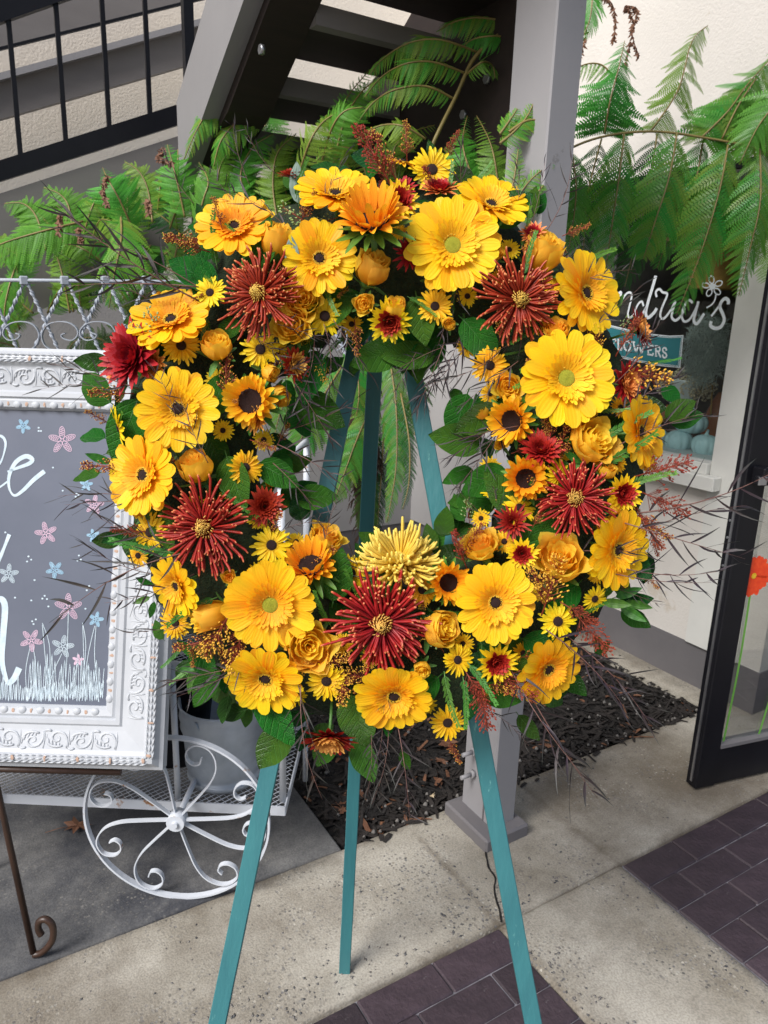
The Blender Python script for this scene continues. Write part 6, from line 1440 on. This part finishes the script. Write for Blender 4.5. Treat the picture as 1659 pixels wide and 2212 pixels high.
for k in range(18):
    a = random.uniform(0, 2 * math.pi); s = random.uniform(-.8, .9); r = WR + TR * s; u = WU + r * math.cos(a); v = WV - r * math.sin(a) / 0.97; outd = math.degrees(a) + (0 if s > 0 else 180)
    wput('willow_sprig', WIL[k % 5], LM(u, v, random.uniform(100, 190), outd + random.gauss(0, 60), random.uniform(0, .5), depth(u, v) + random.uniform(-.008, .03), roll=random.uniform(-.8, .8)))
for (u, v, L_, a, k) in ((470, 580, 120, 100, 0), (500, 640, 90, 60, 1), (390, 1195, 150, 176, 0), (470, 1290, 120, 200, 1), (1330, 1060, 130, 25, 0), (1280, 1010, 150, 20, 1), (1300, 950, 120, 35, 2), (1000, 1460, 110, 280, 0), (960, 1450, 120, 275, 1), (1010, 1430, 110, 310, 2), (950, 1300, 110, 30, 2), (880, 640, 80, 330, 0), (700, 600, 90, 280, 1), (1130, 600, 100, 80, 2), (1200, 760, 90, 200, 1), (440, 760, 80, 90, 2), (640, 430, 90, 80, 0), (960, 440, 90, 70, 1), (1040, 540, 80, 60, 0)):
    wput('green_sprig', SPR[k], LM(u, v, L_, a, .15, depth(u, v, .004), roll=random.uniform(-.5, .5)))
for k in range(60):
    a = random.uniform(0, 2 * math.pi); s = random.uniform(-.8, .9); r = WR + TR * s; u = WU + r * math.cos(a); v = WV - r * math.sin(a) / 0.97
    wput('green_sprig', SPR[k % 3], LM(u, v, random.uniform(60, 110), random.uniform(0, 360), random.uniform(0, .5), depth(u, v) + random.uniform(.0, .03), roll=random.uniform(-.8, .8)))
for (u, v, L_, a) in ((1300, 1300, 62, 355), (1330, 1290, 60, 20), (1340, 1310, 62, 330), (1290, 1290, 55, 30), (1350, 1300, 58, 350), (325, 1290, 40, 200), (330, 1262, 40, 160), (335, 1300, 40, 250), (420, 1440, 60, 260), (440, 1430, 58, 200), (430, 1420, 60, 140), (1320, 680, 50, 60), (1270, 950, 60, 180), (1260, 1000, 50, 150), (230, 980, 60, 20), (240, 1000, 55, 160)):
    wput('small_leaf', random.choice(LSM), LM(u, v, L_, a, random.uniform(-.1, .3), depth(u, v) + .004, roll=random.uniform(-.3, .3)))
for k in range(44):
    a = random.uniform(0, 2 * math.pi); s = random.uniform(-.85, .9); r = WR + TR * s; u = WU + r * math.cos(a); v = WV - r * math.sin(a) / 0.97
    wput('berry_spray', BER[random.choice('ryrdy')], LM(u, v, random.uniform(46, 80), random.uniform(0, 360), random.uniform(.1, .6), depth(u, v, -.006), roll=random.uniform(0, 3)))
# mossy base ring inside the leaves
b = MB(); rows = []; NA, NB = 90, 16
for i in range(NA):
    a = 2 * math.pi * i / NA; row = []
    for j in range(NB):
        q = 2 * math.pi * j / NB; rr_ = 1 + random.uniform(-.10, .12); u = WU + (WR + TR * .66 * rr_ * math.cos(q)) * math.cos(a); v = WV - (WR + TR * .66 * rr_ * math.cos(q)) * math.sin(a) / .97
        row.append(P(u, v, 1.085 - 0.030 * rr_ * math.sin(q)))
    rows.append(row)
rows.append(rows[0]); b.grid(rows, 0, None, True, True)
put('moss_base', b.mesh('moss_base', M_MOSS), WT)
bpy.context.view_layer.update()
